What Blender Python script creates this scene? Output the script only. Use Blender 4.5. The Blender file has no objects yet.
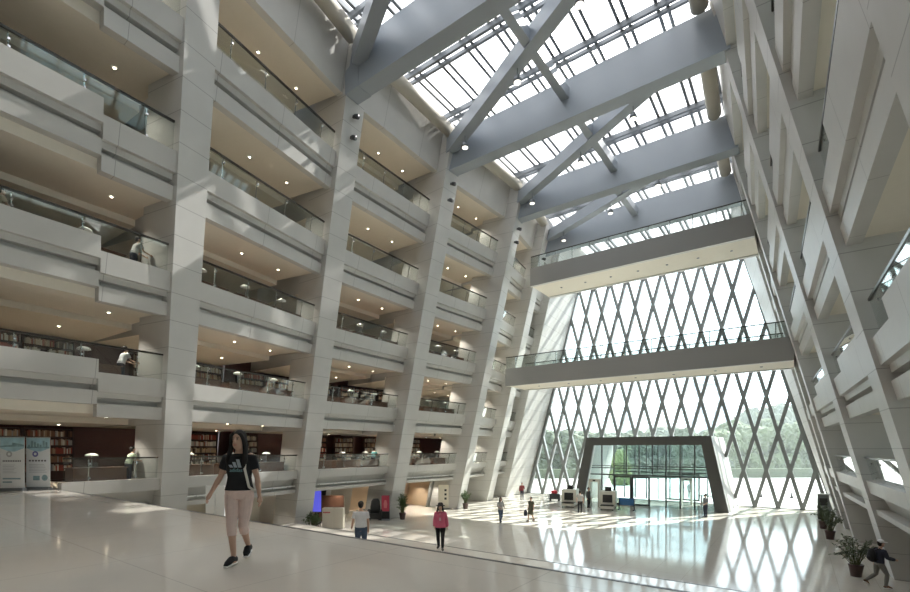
import bpy, bmesh, math, random
from mathutils import Vector, Matrix
random.seed(7)
SC = bpy.context.scene
COL = SC.collection
ORD = ['nearest', 'second', 'third', 'fourth', 'fifth', 'sixth']
LEVEL = ['lowest', 'second', 'third', 'fourth', 'fifth', 'top']

# ------------------------------------------------------------------ helpers
class MB:
    """collects faces (with a material slot) and links them as one mesh object"""
    def __init__(s): s.v = []; s.f = []; s.m = []
    def face(s, pts, m=0):
        i = len(s.v); s.v += [tuple(p) for p in pts]; s.f.append(list(range(i, i + len(pts)))); s.m.append(m)
    def mesh(s, V, F, m=0):
        i = len(s.v); s.v += [tuple(p) for p in V]
        for f in F: s.f.append([i + k for k in f]); s.m.append(m)
    def hexa(s, p, m=0):
        s.mesh(p, [(0, 3, 2, 1), (4, 5, 6, 7), (0, 1, 5, 4), (1, 2, 6, 5), (2, 3, 7, 6), (3, 0, 4, 7)], m)
    def box(s, x0, x1, y0, y1, z0, z1, m=0):
        s.hexa([(x0, y0, z0), (x1, y0, z0), (x1, y1, z0), (x0, y1, z0), (x0, y0, z1), (x1, y0, z1), (x1, y1, z1), (x0, y1, z1)], m)
    def bar(s, a, b, w, h, up=(0, 0, 1), m=0):
        a = Vector(a); b = Vector(b); d = (b - a).normalized(); u = Vector(up)
        sd = d.cross(u)
        if sd.length < 1e-4: sd = d.cross(Vector((1, 0, 0)))
        sd.normalize(); u = sd.cross(d); sd *= w / 2; u = u * (h / 2)
        s.hexa([a - sd - u, a + sd - u, b + sd - u, b - sd - u, a - sd + u, a + sd + u, b + sd + u, b - sd + u], m)
    def tube(s, pts, rad, n=10, m=0, cap=True, fx=1.0):
        pts = [Vector(p) for p in pts]
        if not isinstance(rad, (list, tuple)): rad = [rad] * len(pts)
        V = []; F = []
        pu = None
        for i, p in enumerate(pts):
            d = (pts[min(i + 1, len(pts) - 1)] - pts[max(i - 1, 0)])
            d.normalize()
            u = Vector((1, 0, 0)) if pu is None else pu
            u = u - d * u.dot(d)
            if u.length < .05: u = Vector((0, 1, 0)) - d * d.y
            u.normalize(); pu = u; w = d.cross(u)
            r = rad[i]; rx, ry = (r if isinstance(r, tuple) else (r * fx, r))
            for k in range(n):
                a = 2 * math.pi * k / n
                V.append(p + u * (math.cos(a) * rx) + w * (math.sin(a) * ry))
        for i in range(len(pts) - 1):
            for k in range(n):
                a = i * n + k; b = i * n + (k + 1) % n
                F.append((a, b, b + n, a + n))
        if cap:
            F.append(tuple(range(n))[::-1]); F.append(tuple(range((len(pts) - 1) * n, len(pts) * n)))
        s.mesh(V, F, m)
    def lathe(s, c, prof, n=16, m=0):
        """prof: list of (radius, z) from bottom to top about the vertical through c"""
        V = []; F = []
        for r, z in prof:
            for k in range(n):
                a = 2 * math.pi * k / n
                V.append((c[0] + r * math.cos(a), c[1] + r * math.sin(a), c[2] + z))
        for i in range(len(prof) - 1):
            for k in range(n):
                a = i * n + k; b = i * n + (k + 1) % n
                F.append((a, b, b + n, a + n))
        F.append(tuple(range(n))[::-1]); F.append(tuple(range((len(prof) - 1) * n, len(prof) * n)))
        s.mesh(V, F, m)
    def ball(s, c, r, n=10, k=7, m=0):
        rx, ry, rz = r if isinstance(r, tuple) else (r, r, r)
        V = []; F = []
        for i in range(1, k):
            t = math.pi * i / k
            for j in range(n):
                a = 2 * math.pi * j / n
                V.append((c[0] + rx * math.sin(t) * math.cos(a), c[1] + ry * math.sin(t) * math.sin(a), c[2] - rz * math.cos(t)))
        for i in range(k - 2):
            for j in range(n):
                a = i * n + j; b = i * n + (j + 1) % n
                F.append((a, b, b + n, a + n))
        lo = len(V); V.append((c[0], c[1], c[2] - rz)); V.append((c[0], c[1], c[2] + rz))
        for j in range(n):
            F.append((lo, (j + 1) % n, j)); a = (k - 2) * n
            F.append((lo + 1, a + j, a + (j + 1) % n))
        s.mesh(V, F, m)
    def data(s, name, mats, smooth=False):
        me = bpy.data.meshes.new(name); me.from_pydata(s.v, [], s.f)
        for m in (mats if isinstance(mats, (list, tuple)) else [mats]): me.materials.append(m)
        me.polygons.foreach_set('material_index', s.m)
        if smooth: me.polygons.foreach_set('use_smooth', [True] * len(me.polygons))
        me.update(); return me
    def build(s, name, mats, parent=None, smooth=False, loc=None):
        o = bpy.data.objects.new(name, s.data(name, mats, smooth)); COL.objects.link(o)
        if parent is not None: o.parent = parent
        if loc is not None: o.location = loc
        return o

def tag(o, label=None, cat=None, group=None, kind=None):
    if label: o['label'] = label
    if cat: o['category'] = cat
    if group: o['group'] = group
    if kind: o['kind'] = kind
    return o
def thing(name, label, cat, loc=(0, 0, 0), rz=0.0, group=None):
    o = bpy.data.objects.new(name, None); COL.objects.link(o); o.empty_display_size = .2
    o.location = loc; o.rotation_euler = (0, 0, rz)
    return tag(o, label, cat, group)
def struct(o): o['kind'] = 'structure'; return o
def copy_tree(o, parent=None):
    c = o.copy(); COL.objects.link(c); c.parent = parent
    for ch in o.children: copy_tree(ch, c)
    return c

# ------------------------------------------------------------------ materials
def mat(name, col, rough=.6, metal=0.0, noise=0.0, scale=6.0, spec=.5, bump=0.0, emit=0.0, ecol=None):
    m = bpy.data.materials.new(name); m.use_nodes = True
    N = m.node_tree.nodes; L = m.node_tree.links; b = N['Principled BSDF']
    b.inputs['Base Color'].default_value = (*col, 1); b.inputs['Roughness'].default_value = rough
    b.inputs['Metallic'].default_value = metal; b.inputs['Specular IOR Level'].default_value = spec
    if emit:
        b.inputs['Emission Color'].default_value = (*(ecol or col), 1); b.inputs['Emission Strength'].default_value = emit
    if noise or bump:
        tc = N.new('ShaderNodeTexCoord'); nz = N.new('ShaderNodeTexNoise'); nz.inputs['Scale'].default_value = scale
        nz.inputs['Detail'].default_value = 4; L.new(tc.outputs['Object'], nz.inputs['Vector'])
        if noise:
            mx = N.new('ShaderNodeMix'); mx.data_type = 'RGBA'
            mx.inputs[6].default_value = (*[c * (1 - noise) for c in col], 1)
            mx.inputs[7].default_value = (*[min(1, c * (1 + noise)) for c in col], 1)
            L.new(nz.outputs['Fac'], mx.inputs[0]); L.new(mx.outputs[2], b.inputs['Base Color'])
        if bump:
            bp = N.new('ShaderNodeBump'); bp.inputs['Strength'].default_value = bump
            L.new(nz.outputs['Fac'], bp.inputs['Height']); L.new(bp.outputs['Normal'], b.inputs['Normal'])
    return m
def stone(name, col, rough=.45, joint=1.0, axis=2, vj=0.0):
    """smooth stone cladding with thin dark joints every «joint» metres"""
    m = mat(name, col, rough, noise=.07, scale=1.3)
    N = m.node_tree.nodes; L = m.node_tree.links; b = N['Principled BSDF']
    src = b.inputs['Base Color'].links[0].from_socket
    tc = N.new('ShaderNodeTexCoord'); sp = N.new('ShaderNodeSeparateXYZ'); L.new(tc.outputs['Object'], sp.inputs[0])
    fac = None
    for ax, j in ((axis, joint), (1, vj)):
        if not j: continue
        dv = N.new('ShaderNodeMath'); dv.operation = 'DIVIDE'; dv.inputs[1].default_value = j; L.new(sp.outputs[ax], dv.inputs[0])
        fr = N.new('ShaderNodeMath'); fr.operation = 'FRACT'; L.new(dv.outputs[0], fr.inputs[0])
        lt = N.new('ShaderNodeMath'); lt.operation = 'LESS_THAN'; lt.inputs[1].default_value = .022 / j; L.new(fr.outputs[0], lt.inputs[0])
        if fac is None: fac = lt
        else:
            mxx = N.new('ShaderNodeMath'); mxx.operation = 'MAXIMUM'; L.new(fac.outputs[0], mxx.inputs[0]); L.new(lt.outputs[0], mxx.inputs[1]); fac = mxx
    mx = N.new('ShaderNodeMix'); mx.data_type = 'RGBA'; mx.inputs[7].default_value = (*[c * .6 for c in col], 1)
    L.new(fac.outputs[0], mx.inputs[0]); L.new(src, mx.inputs[6]); L.new(mx.outputs[2], b.inputs['Base Color'])
    return m
def glass(name, tint, refl_rough=.02, ior=1.5, gloss=(1, 1, 1)):
    m = bpy.data.materials.new(name); m.use_nodes = True
    N = m.node_tree.nodes; L = m.node_tree.links; N.clear()
    o = N.new('ShaderNodeOutputMaterial'); t = N.new('ShaderNodeBsdfTransparent'); g = N.new('ShaderNodeBsdfGlossy')
    lw = N.new('ShaderNodeLayerWeight'); lw.inputs[0].default_value = .5; mx = N.new('ShaderNodeMixShader')
    pw = N.new('ShaderNodeMath'); pw.operation = 'POWER'; pw.inputs[1].default_value = 4.0; L.new(lw.outputs['Facing'], pw.inputs[0])
    fr = N.new('ShaderNodeMath'); fr.operation = 'MULTIPLY_ADD'; r0 = ((ior - 1) / (ior + 1)) ** 2
    fr.inputs[1].default_value = 1 - r0; fr.inputs[2].default_value = r0; L.new(pw.outputs[0], fr.inputs[0])
    t.inputs[0].default_value = (*tint, 1); g.inputs['Roughness'].default_value = refl_rough; g.inputs[0].default_value = (*gloss, 1)
    L.new(fr.outputs[0], mx.inputs[0]); L.new(t.outputs[0], mx.inputs[1]); L.new(g.outputs[0], mx.inputs[2]); L.new(mx.outputs[0], o.inputs[0])
    return m
def polished(name, col, tile=1.2):
    m = mat(name, col, .1, noise=.06, scale=.8, spec=.6)
    N = m.node_tree.nodes; L = m.node_tree.links; b = N['Principled BSDF']
    src = b.inputs['Base Color'].links[0].from_socket
    tc = N.new('ShaderNodeTexCoord'); br = N.new('ShaderNodeTexBrick')
    br.offset = 0; br.inputs['Scale'].default_value = 1; br.inputs['Mortar Size'].default_value = .006
    br.inputs['Brick Width'].default_value = tile; br.inputs['Row Height'].default_value = tile
    br.inputs['Mortar'].default_value = (*[c * .75 for c in col], 1)
    L.new(tc.outputs['Object'], br.inputs['Vector']); L.new(src, br.inputs['Color1']); L.new(src, br.inputs['Color2'])
    L.new(br.outputs['Color'], b.inputs['Base Color'])
    nz = N.new('ShaderNodeTexNoise'); nz.inputs['Scale'].default_value = 2.5; L.new(tc.outputs['Object'], nz.inputs['Vector'])
    mr = N.new('ShaderNodeMapRange'); mr.inputs[3].default_value = .04; mr.inputs[4].default_value = .13
    L.new(nz.outputs['Fac'], mr.inputs[0]); L.new(mr.outputs[0], b.inputs['Roughness'])
    return m
M = {}
M['pillar'] = stone('pillar_stone', (.53, .522, .50))
M['band'] = stone('band_stone', (.52, .512, .49), joint=3.0, axis=1)
M['soffit'] = mat('soffit_paint', (.73, .68, .59), .8, noise=.03)
M['carpet'] = mat('gallery_carpet', (.27, .235, .19), .95, noise=.15, scale=20)
M['floor'] = polished('hall_floor_stone', (.58, .545, .49))
M['platform'] = polished('platform_stone', (.72, .665, .59), 2.4)
M['plaster'] = mat('beige_plaster', (.50, .455, .385), .8, noise=.04)
M['grey'] = mat('grey_plaster', (.36, .355, .34), .7, noise=.05)
M['rear'] = mat('rear_wall_stone', (.3, .29, .27), .6, noise=.06)
M['backglass'] = glass('tinted_glass', (.62, .68, .68), .02, 1.45)
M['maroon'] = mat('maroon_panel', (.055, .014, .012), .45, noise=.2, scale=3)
M['girder'] = mat('girder_paint', (.30, .335, .375), .35, noise=.04, scale=.7)
M['steel'] = mat('grey_steel', (.17, .185, .20), .4, metal=.3)
M['lattice'] = mat('lattice_paint', (.2, .215, .215), .4)
M['darkmetal'] = mat('dark_metal', (.055, .055, .058), .4, metal=.2)
M['chrome'] = mat('chrome', (.75, .76, .77), .18, metal=1)
M['rail'] = mat('dark_rail', (.06, .055, .05), .3, metal=.6)
M['duct'] = mat('duct_cladding', (.46, .43, .36), .5, noise=.05)
M['white'] = mat('white_paint', (.8, .8, .78), .5, noise=.02)
M['lamp'] = mat('lamp_glow', (1, .9, .7), .5, emit=14, ecol=(1, .86, .62))
M['balglass'] = glass('balustrade_glass', (.84, .87, .86), .015, 1.5)
M['skyglass'] = glass('skylight_glass', (.78, .82, .84), .02, 1.4)
def skylight_glass():
    m = glass('skylight_glass', (.70, .74, .77), .02, 1.4); N = m.node_tree.nodes; L = m.node_tree.links
    o = [n for n in N if n.type == 'OUTPUT_MATERIAL'][0]; src = o.inputs[0].links[0].from_socket
    tl = N.new('ShaderNodeBsdfTranslucent'); tl.inputs[0].default_value = (.44, .42, .41, 1); mx = N.new('ShaderNodeMixShader'); mx.inputs[0].default_value = .6
    L.new(src, mx.inputs[1]); L.new(tl.outputs[0], mx.inputs[2]); L.new(mx.outputs[0], o.inputs[0]); return m
M['skyglass'] = skylight_glass()
M['faceglass'] = glass('facade_glass', (.88, .93, .93), .01, 1.4)
M['plaza'] = mat('plaza_paving', (.62, .6, .57), .8, noise=.08, scale=.6)
M['foliage'] = mat('tree_foliage', (.055, .07, .042), .9, noise=.5, scale=.35, bump=.6)
M['foliage2'] = mat('tree_foliage_pale', (.085, .105, .055), .9, noise=.5, scale=.4, bump=.6)
M['foliage3'] = mat('tree_foliage_yellow', (.16, .19, .085), .9, noise=.4, scale=.6)
M['bark'] = mat('bark', (.1, .07, .05), .9)
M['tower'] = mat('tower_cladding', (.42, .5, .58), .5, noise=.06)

# ------------------------------------------------------------------ camera and layout of the hall
cam = bpy.data.cameras.new('camera'); co = bpy.data.objects.new('camera', cam); COL.objects.link(co)
cam.sensor_width = 36; cam.lens = 470 / 910 * 36; cam.shift_y = (449 - 296) / 910
cam.clip_end = 2000; cam.clip_start = .05
co.location = (0, 0, 5.0); co.rotation_euler = (math.radians(90), 0, math.radians(36.1))
SC.camera = co

H0, DH = 3.78, 3.985             # top of the lowest parapet, storey height
def lev(k): return H0 + DH * k
ROOF = 24.35
# left gallery: near end of each parapet at the height H0, pillar projection, right gallery: near front edge of each pillar on the floor
LA = [(-20.7, -8.0), (-21.59, 8.63), (-23.11, 16.45), (-23.32, 24.05), (-22.85, 31.55), (-23.75, 37.75), (-24.25, 42.4)]
LP = [0, .12, .25, .8, .9, .85, .72]
LL = (.292, -.071)
RA = [(3.9, -8.0), (3.55, 8.0), (3.34, 16.2), (2.99, 24.42), (2.52, 33.1), (2.42, 38.2), (2.32, 42.6)]
RL = (-.25, -.062)
PW = 1.2                          # pillar width along the hall
class Frame:
    """s along the gallery, n out into the hall, z up; everything leans inwards with height"""
    def __init__(f, a, b, z0, lean, side):
        f.a = Vector((a[0], a[1], 0)); f.b = Vector((b[0], b[1], 0)); d = f.b - f.a; f.len = d.length; f.d = d.normalized()
        f.n = Vector((f.d.y, -f.d.x, 0)) * side; f.z0 = z0; f.l = Vector((lean[0], lean[1], 0))
    def __call__(f, s, n, z):
        p = f.a + f.d * s + f.n * n + f.l * (z - f.z0); return (p.x, p.y, z)
LB = [Frame(LA[i], LA[i + 1], H0, LL, 1) for i in range(6)]
RO = .1
RB = [Frame((RA[i][0] + RO, RA[i][1]), (RA[i + 1][0] + RO, RA[i + 1][1]), 0, RL, -1) for i in range(6)]

# profile of a gallery edge (n, height above the parapet top, material of the face that starts here: 0 stone 1 soffit 2 carpet)
PROF = [(0, 0, 0), (0, -.68, 0), (-.16, -.68, 0), (-.16, -.88, 0), (-.42, -.88, 0), (-.42, -1.08, 0), (-.1, -1.08, 0), (-.1, -1.57, 0),
        (-.42, -1.57, 1), (-.42, -1.45, 1), (-3.2, -1.45, 1), (-3.2, -1.68, 1), (-7.7, -1.68, 0), (-7.7, -.3, 2), (-.38, -.3, 0), (-.38, 0, 0)]
PROF1 = [(0, 0, 0), (0, -.5, 0), (-.3, -.5, 0), (-.42, -1.0, 0), (-.42, -1.12, 0), (-.02, -1.12, 0), (-.02, -1.33, 0),
         (-.4, -1.33, 1), (-7.7, -1.33, 0), (-7.7, -.3, 2), (-.38, -.3, 0), (-.38, 0, 0)]
PROF6 = [(0, .62, 0), (0, -1.57, 0), (-.35, -1.57, 1), (-.35, -1.45, 1), (-3.2, -1.45, 1), (-3.2, -1.68, 1), (-7.7, -1.68, 0), (-7.7, .62, 0)]
def sweep(mb, F, prof, s0, s1, zt, dz=0.0, lim=-.43):
    k = len(prof)
    A = [F(s0, n, zt + z + (dz if n > lim and z != -1.45 else 0)) for n, z, _ in prof]; B = [F(s1, n, zt + z + (dz if n > lim and z != -1.45 else 0)) for n, z, _ in prof]
    for i in range(k):
        j = (i + 1) % k
        mb.face([A[i], A[j], B[j], B[i]], prof[i][2])
    mb.face(A[::-1], 0); mb.face(B, 0)
SLABM = [M['band'], M['soffit'], M['carpet']]
STEP = 2.25                       # the parapet drops this far before the far pillar
def gallery(FB, i, side, stepped):
    F = FB[i]; s0 = PW if i else 0.0; s1 = F.len
    for k in range(6):
        mb = MB(); zt = lev(k); pr = PROF1 if k == 0 else PROF6 if k == 5 else PROF
        if stepped and 0 < k < 5:
            sweep(mb, F, pr, s1 - STEP, s1 + .05, zt)
            if side == 'left': sweep(mb, F, pr, s0 - .05, s1 - STEP, zt, .45)
            else: sweep(mb, F, [(0, .45, 0)] + pr[1:-1] + [(-.38, .45, 0)], s0 - .05, s1 - STEP, zt)
        elif side == 'left' and i == k == 0: sweep(mb, F, pr, 13.35, s1 + .05, zt)
        else: sweep(mb, F, pr, s0 - .05, s1 + .05, zt)
        struct(mb.build('wall_%s_gallery' % side, SLABM))
for i in range(6):
    gallery(LB, i, 'left', i == 0)
    gallery(RB, i, 'right', True)

# pillars
def pillar(F, s0, s1, n0, n1, name, label, z1=ROOF, mt='pillar'):
    mb = MB(); mb.hexa([F(s0, n0, 0), F(s0, n1, 0), F(s1, n1, 0), F(s1, n0, 0), F(s0, n0, z1), F(s0, n1, z1), F(s1, n1, z1), F(s1, n0, z1)])
    o = mb.build(name, M[mt]); return o
for i in range(1, 6):
    F = LB[i]
    tag(pillar(F, 0, PW, -1.8, LP[i], 'leaning_pillar', ''), '%s leaning stone pillar of the left gallery front, counted from the camera' % ORD[i - 1], 'pillar', 'left gallery pillars')
    F = RB[i]
    tag(pillar(F, 0, PW, -2.4, RO, 'leaning_pillar', ''), '%s leaning stone pillar of the right gallery front, counted from the camera' % ORD[i - 1], 'pillar', 'right gallery pillars')
# the wall ends that close the galleries next to the lattice window
def end_wall(F, n1, far, name):
    mb = MB(); z1 = ROOF + .9
    lo = [F(0, -8, 0), F(0, n1, 0), far(0), (far(0)[0] + (-8 if F is LF else 8), far(0)[1], 0)]
    hi = [F(0, -8, z1), F(0, n1, z1), far(z1), (far(z1)[0] + (-8 if F is LF else 8), far(z1)[1], z1)]
    mb.hexa(lo + hi); struct(mb.build(name, M['pillar']))
GY = 48.0
def gl(z): return -24.9 + .28 * z
def gr(z): return 2.3 - .283 * z
LF = Frame(LA[6], (LA[6][0], 48.0), H0, LL, 1); RF = Frame((RA[6][0] + RO, RA[6][1]), (RA[6][0] + RO, 48.), 0, RL, -1)
end_wall(LF, .72, lambda z: (gl(z), GY + .3, z), 'wall_left_end'); end_wall(RF, RO, lambda z: (gr(z), GY + .3, z), 'wall_right_end')

# back walls of the galleries
for i in range(6):
    F = LB[i]
    for k in range(-1, 5):
        z0 = 0 if k < 0 else lev(k) - .3; z1 = lev(k + 1) - 1.4 + (0 if k else .0)
        mb = MB(); a, b = -.6, F.len + .6
        mb.hexa([F(a, -7.75, z0), F(b, -7.75, z0), F(b, -7.6, z0), F(a, -7.6, z0), F(a, -7.75, z1 + 1.4), F(b, -7.75, z1 + 1.4), F(b, -7.6, z1 + 1.4), F(a, -7.6, z1 + 1.4)])
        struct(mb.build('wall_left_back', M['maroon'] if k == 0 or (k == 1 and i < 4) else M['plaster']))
# right gallery: ground storey wall, glazed back with mullions above
def flat(F, s0, s1, n0, n1, z0, z1, m=0, mb=None):
    mb = mb or MB()
    mb.hexa([F(s0, n0, z0), F(s0, n1, z0), F(s1, n1, z0), F(s1, n0, z0), F(s0, n0, z1), F(s0, n1, z1), F(s1, n1, z1), F(s1, n0, z1)], m); return mb
for i in range(6):
    F = RB[i]
    struct(flat(F, 0, F.len, -1.2, -1.0, 0, 2.6).build('wall_right_ground', M['grey']))
    struct(flat(F, 0, F.len, -7.75, -7.6, 0, 2.6).build('wall_right_back', M['grey']))
    for k in range(5):
        w = flat(F, 0, F.len, -7.72, -7.7, lev(k) - .3, lev(k + 1) - 1.5).build('window_3', M['backglass']); struct(w)
        for j in range(6):
            flat(F, F.len * j / 5 - .05, F.len * j / 5 + .05, -7.75, -7.6, lev(k) - .3, lev(k + 1) - 1.5).build('mullion', M['lattice'], w)
# left ground storey back walls are closer and cream
# ------------------------------------------------------------------ floor, platform, stairs, rear wall
mb = MB(); mb.box(-34, 14, -8, GY + .35, -.3, 0); struct(mb.build('floor', M['floor']))
mb = MB(); mb.box(-29, 12, -8, 5.3, 0.01, 3.53); struct(mb.build('floor_platform', M['platform']))
mb = MB(); mb.box(-29, 12, 5.27, 5.33, 3.5, 3.533); struct(mb.build('trim_1', M['darkmetal']))
mb = MB()
for j in range(13): mb.box(-19.5, 3.2, 5.33 + .3 * j, 5.33 + .3 * (j + 1), .01, 3.53 - .16 * (j + 1))
mb.box(-19.5, 3.0, 5.33 + 3.9, 13.7, .01, 1.45)
for j in range(9): mb.box(-19.5, 2.9, 13.7 + .3 * j, 14.0 + .3 * j, .01, 1.45 - .161 * (j + 1))
struct(mb.build('floor_stairs', M['platform']))
mb = MB(); mb.box(-19.5, 3.0, 13.66, 13.72, 1.44, 1.454); struct(mb.build('trim_2', M['darkmetal']))
mb = MB(); mb.box(-34, 14, -8.3, -8, 0, 26); struct(mb.build('wall_rear', M['rear']))

# ------------------------------------------------------------------ bridges
def bridge(k, y0, y1, label):
    zt = lev(k)
    xl = -22.3 + LL[0] * (zt - H0); xr = 2.75 - .25 * zt
    t = thing('footbridge', label, 'bridge', (0, y0, zt - 1.45))
    mb = MB()
    def bx(ya, yb, za, zb, m=0):
        mb.box(xl, xr, ya - y0, yb - y0, za, zb, m)
    bx(y0, y0 + .3, 0, 1.45); bx(y1 - .3, y1, 0, 1.45)
    mb.build('parapet', M['band'], t)
    mb = MB(); mb.box(xl, xr, .3, y1 - y0 - .3, .06, 1.1, 0); mb.build('deck', M['soffit'], t)
    for nm, yy in (('near', .15), ('far', y1 - y0 - .15)):
        mb = MB(); mb.box(xl, xr, yy - .012, yy + .012, 1.45, 2.4); mb.build('glass_panel', M['balglass'], t)
        mb = MB(); mb.box(xl, xr, yy - .03, yy + .03, 2.4, 2.46); mb.build('handrail', M['rail'], t)
        for j in range(11):
            x = xl + (xr - xl) * (j + .5) / 11
            mb = MB(); mb.box(x - .025, x + .025, yy + .02, yy + .05, 1.45, 2.4); mb.build('post', M['chrome'], t)
    return t
bridge(2, 34.6, 38.4, 'lower footbridge across the hall, just above the entrance portal')
bridge(4, 34.6, 38.4, 'upper footbridge across the hall, below the roof girders')

# ------------------------------------------------------------------ roof: girders, braces, skylight, ducts
def girder(y, xl, xr, label, wid=.8):
    t = thing('roof_girder', label, 'girder', (0, y, 22.0), 0, 'blue grey roof girders')
    mb = MB(); mb.box(xl, xr, 0, wid, 0, 2.05); mb.build('box_beam', M['girder'], t)
    mb = MB(); mb.box(xl - .02, xl + .9, -.02, wid + .02, -.02, 2.07); mb.build('end_plate', M['girder'], t)
    return t
GIRD = [(7.2, -15.5, -1.8), (15.1, -17.5, -2.0), (22.95, -18.0, -2.3), (30.75, -17.6, -2.7), (37.5, -18.2, -3.0)]
GL = ['blue grey box girder passing over the camera end of the hall', 'blue grey box girder landing on the second left pillar', 'blue grey box girder landing on the third left pillar',
      'blue grey box girder landing on the fourth left pillar', 'blue grey box girder above the upper footbridge']
for (y, a, b), l in zip(GIRD, GL): girder(y, a, b, l)
for j in range(4):
    (ya, xa, xb), (yb, xc, xd) = GIRD[j], GIRD[j + 1]
    t = thing('diagonal_brace', 'diagonal steel brace under the skylight from the %s to the %s girder' % (ORD[j], ORD[j + 1]), 'brace', (0, 0, 0), 0, 'diagonal roof braces')
    mb = MB(); mb.bar((xc + .9, yb, 23.3), (xb - 1.0, ya + .8, 23.7), .62, .8); mb.build('strut', M['girder'], t)
    mid = Vector(((xc + xb) / 2 + .2, (ya + yb) / 2 + .4, 23.5))
    mb = MB(); mb.bar((mid.x - .15, ya + .8, 23.6), (mid.x + .1, yb, 23.3), .42, .55); tag(mb.build('tie_beam', M['girder']), 'short steel tie crossing the diagonal brace between the %s and %s girder' % (ORD[j], ORD[j + 1]), 'tie', 'roof ties')
# skylight
w = MB(); w.face([(-19.5, 0, 25.31), (-.6, 0, 25.31), (-.6, GY + .3, 25.31), (-19.5, GY + .3, 25.31)]); sky = struct(w.build('window_2', M['skyglass']))
for j in range(-1, 10):
    x = -4.95 - 1.65 * j + .0
    for dx in (-.2, .2):
        mb = MB(); mb.box(x + dx - .075, x + dx + .075, 0, GY + .3, 25.05, 25.3); mb.build('rafter', M['steel'], sky)
for y in [3.2, 7.0, 11.1, 14.9, 19.1, 22.7, 26.6, 30.5, 34.2, 37.4, 41.0, 44.5, 48.0]:
    for dy, h in ((-.25, .25), (.25, .16)):
        mb = MB(); mb.box(-19.5, -.6, y + dy - .07, y + dy + .07, 25.28 - h - .25, 25.05); mb.build('transom', M['steel'], sky)
# roof decks beside the skylight
mb = MB(); mb.box(-18.4, -1.4, -8.3, 0.0, 24.97, 25.3); struct(mb.build('ceiling_rear', M['grey']))
mb = MB(); mb.box(-34, -18.4, -8.3, GY + .3, 24.97, 25.3); struct(mb.build('ceiling_left', M['grey']))
mb = MB(); mb.box(-1.4, 14, -8.3, GY + .3, 24.97, 25.3); struct(mb.build('ceiling_right', M['grey']))
for i in range(6):
    F = LB[i]
    struct(flat(F, 0, F.len, -1.2, -.9, ROOF - .1, 25.0).build('trim_3', M['duct']))
    F = RB[i]
    struct(flat(F, 0, F.len, -1.2, -.9, ROOF - .1, 25.0).build('trim_4', M['duct']))
# air ducts along the roof edge, one run between each pair of girders
for j in range(1, 5):
    ya, yb = GIRD[j - 1][0] + .9, GIRD[j][0] - .1
    for side, FB in (('right', RB), ('left', LB)):
        F = FB[j]
        p = Vector(F(0, .5, 24.1)); q = Vector(F(F.len, .5, 24.1))
        d = (q - p).normalized()
        a = p + d * ((ya - p.y) / d.y); b = p + d * ((yb - p.y) / d.y)
        mb = MB(); mb.tube([a + d * .2, b - d * .25], .36, 14)
        o = mb.build('air_duct', M['duct'], None, True); tag(o, 'beige round air duct along the %s roof edge between the %s and %s girder' % (side, ORD[j - 1], ORD[j]), 'duct', 'roof edge ducts')

# ------------------------------------------------------------------ the lattice window
pane = MB()
pane.hexa([(gl(0), GY + .12, 0), (gr(0), GY + .12, 0), (gr(0), GY + .15, 0), (gl(0), GY + .15, 0), (gl(25.3), GY + .12, 25.3), (gr(25.3), GY + .12, 25.3), (gr(25.3), GY + .15, 25.3), (gl(25.3), GY + .15, 25.3)])
win = struct(pane.build('window_1', M['faceglass']))
PX0, PX1, PH, PY = -17.05, -4.35, 6.05, 42.3     # portal: outer feet, height, front
def in_portal(x, z):
    if z > PH - .1: return False
    t = z / PH
    return PX0 + 1.25 * t < x < PX1 - 1.25 * t
def lattice(x0, sx):
    yo = GY - .012 if sx > 0 else GY + .012
    run = None; n = 260
    for k in range(n + 1):
        z = 25.2 * k / n; x = x0 + sx * z
        ok = gl(z) - .05 < x < gr(z) + .05 and not in_portal(x, z)
        if ok and run is None: run = (x, z)
        if (not ok or k == n) and run is not None:
            zz = 25.2 * (k - 1) / n if not ok else z; e = (x0 + sx * zz, zz)
            if e[1] - run[1] > .3:
                mb = MB(); mb.bar((run[0], yo, run[1]), (e[0], yo, e[1]), .28, .34, (0, 1, 0)); mb.build('lattice_bar', M['lattice'], win)
            run = None
SXL = .83 / 3.16
for m_ in range(-28, 28):
    x0 = .33 + 1.66 * m_
    lattice(x0, -SXL); lattice(x0, SXL)
for f in (gl, gr):
    mb = MB(); mb.bar((f(0), GY + .1, 0), (f(25.3), GY + .1, 25.3), .14, .3, (0, 1, 0)); mb.build('frame', M['lattice'], win)
mb = MB(); mb.box(gl(0), gr(0), GY - .1, GY + .2, 0, .06); mb.build('frame', M['lattice'], win)

# ------------------------------------------------------------------ outside
mb = MB(); mb.box(-260, 200, GY + .35, 420, -.6, -.05); struct(mb.build('floor_plaza', M['plaza']))
mb = MB(); mb.box(12.2, 200, -60, GY + .35, -.6, -.05); struct(mb.build('floor_plaza', M['plaza']))

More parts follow.
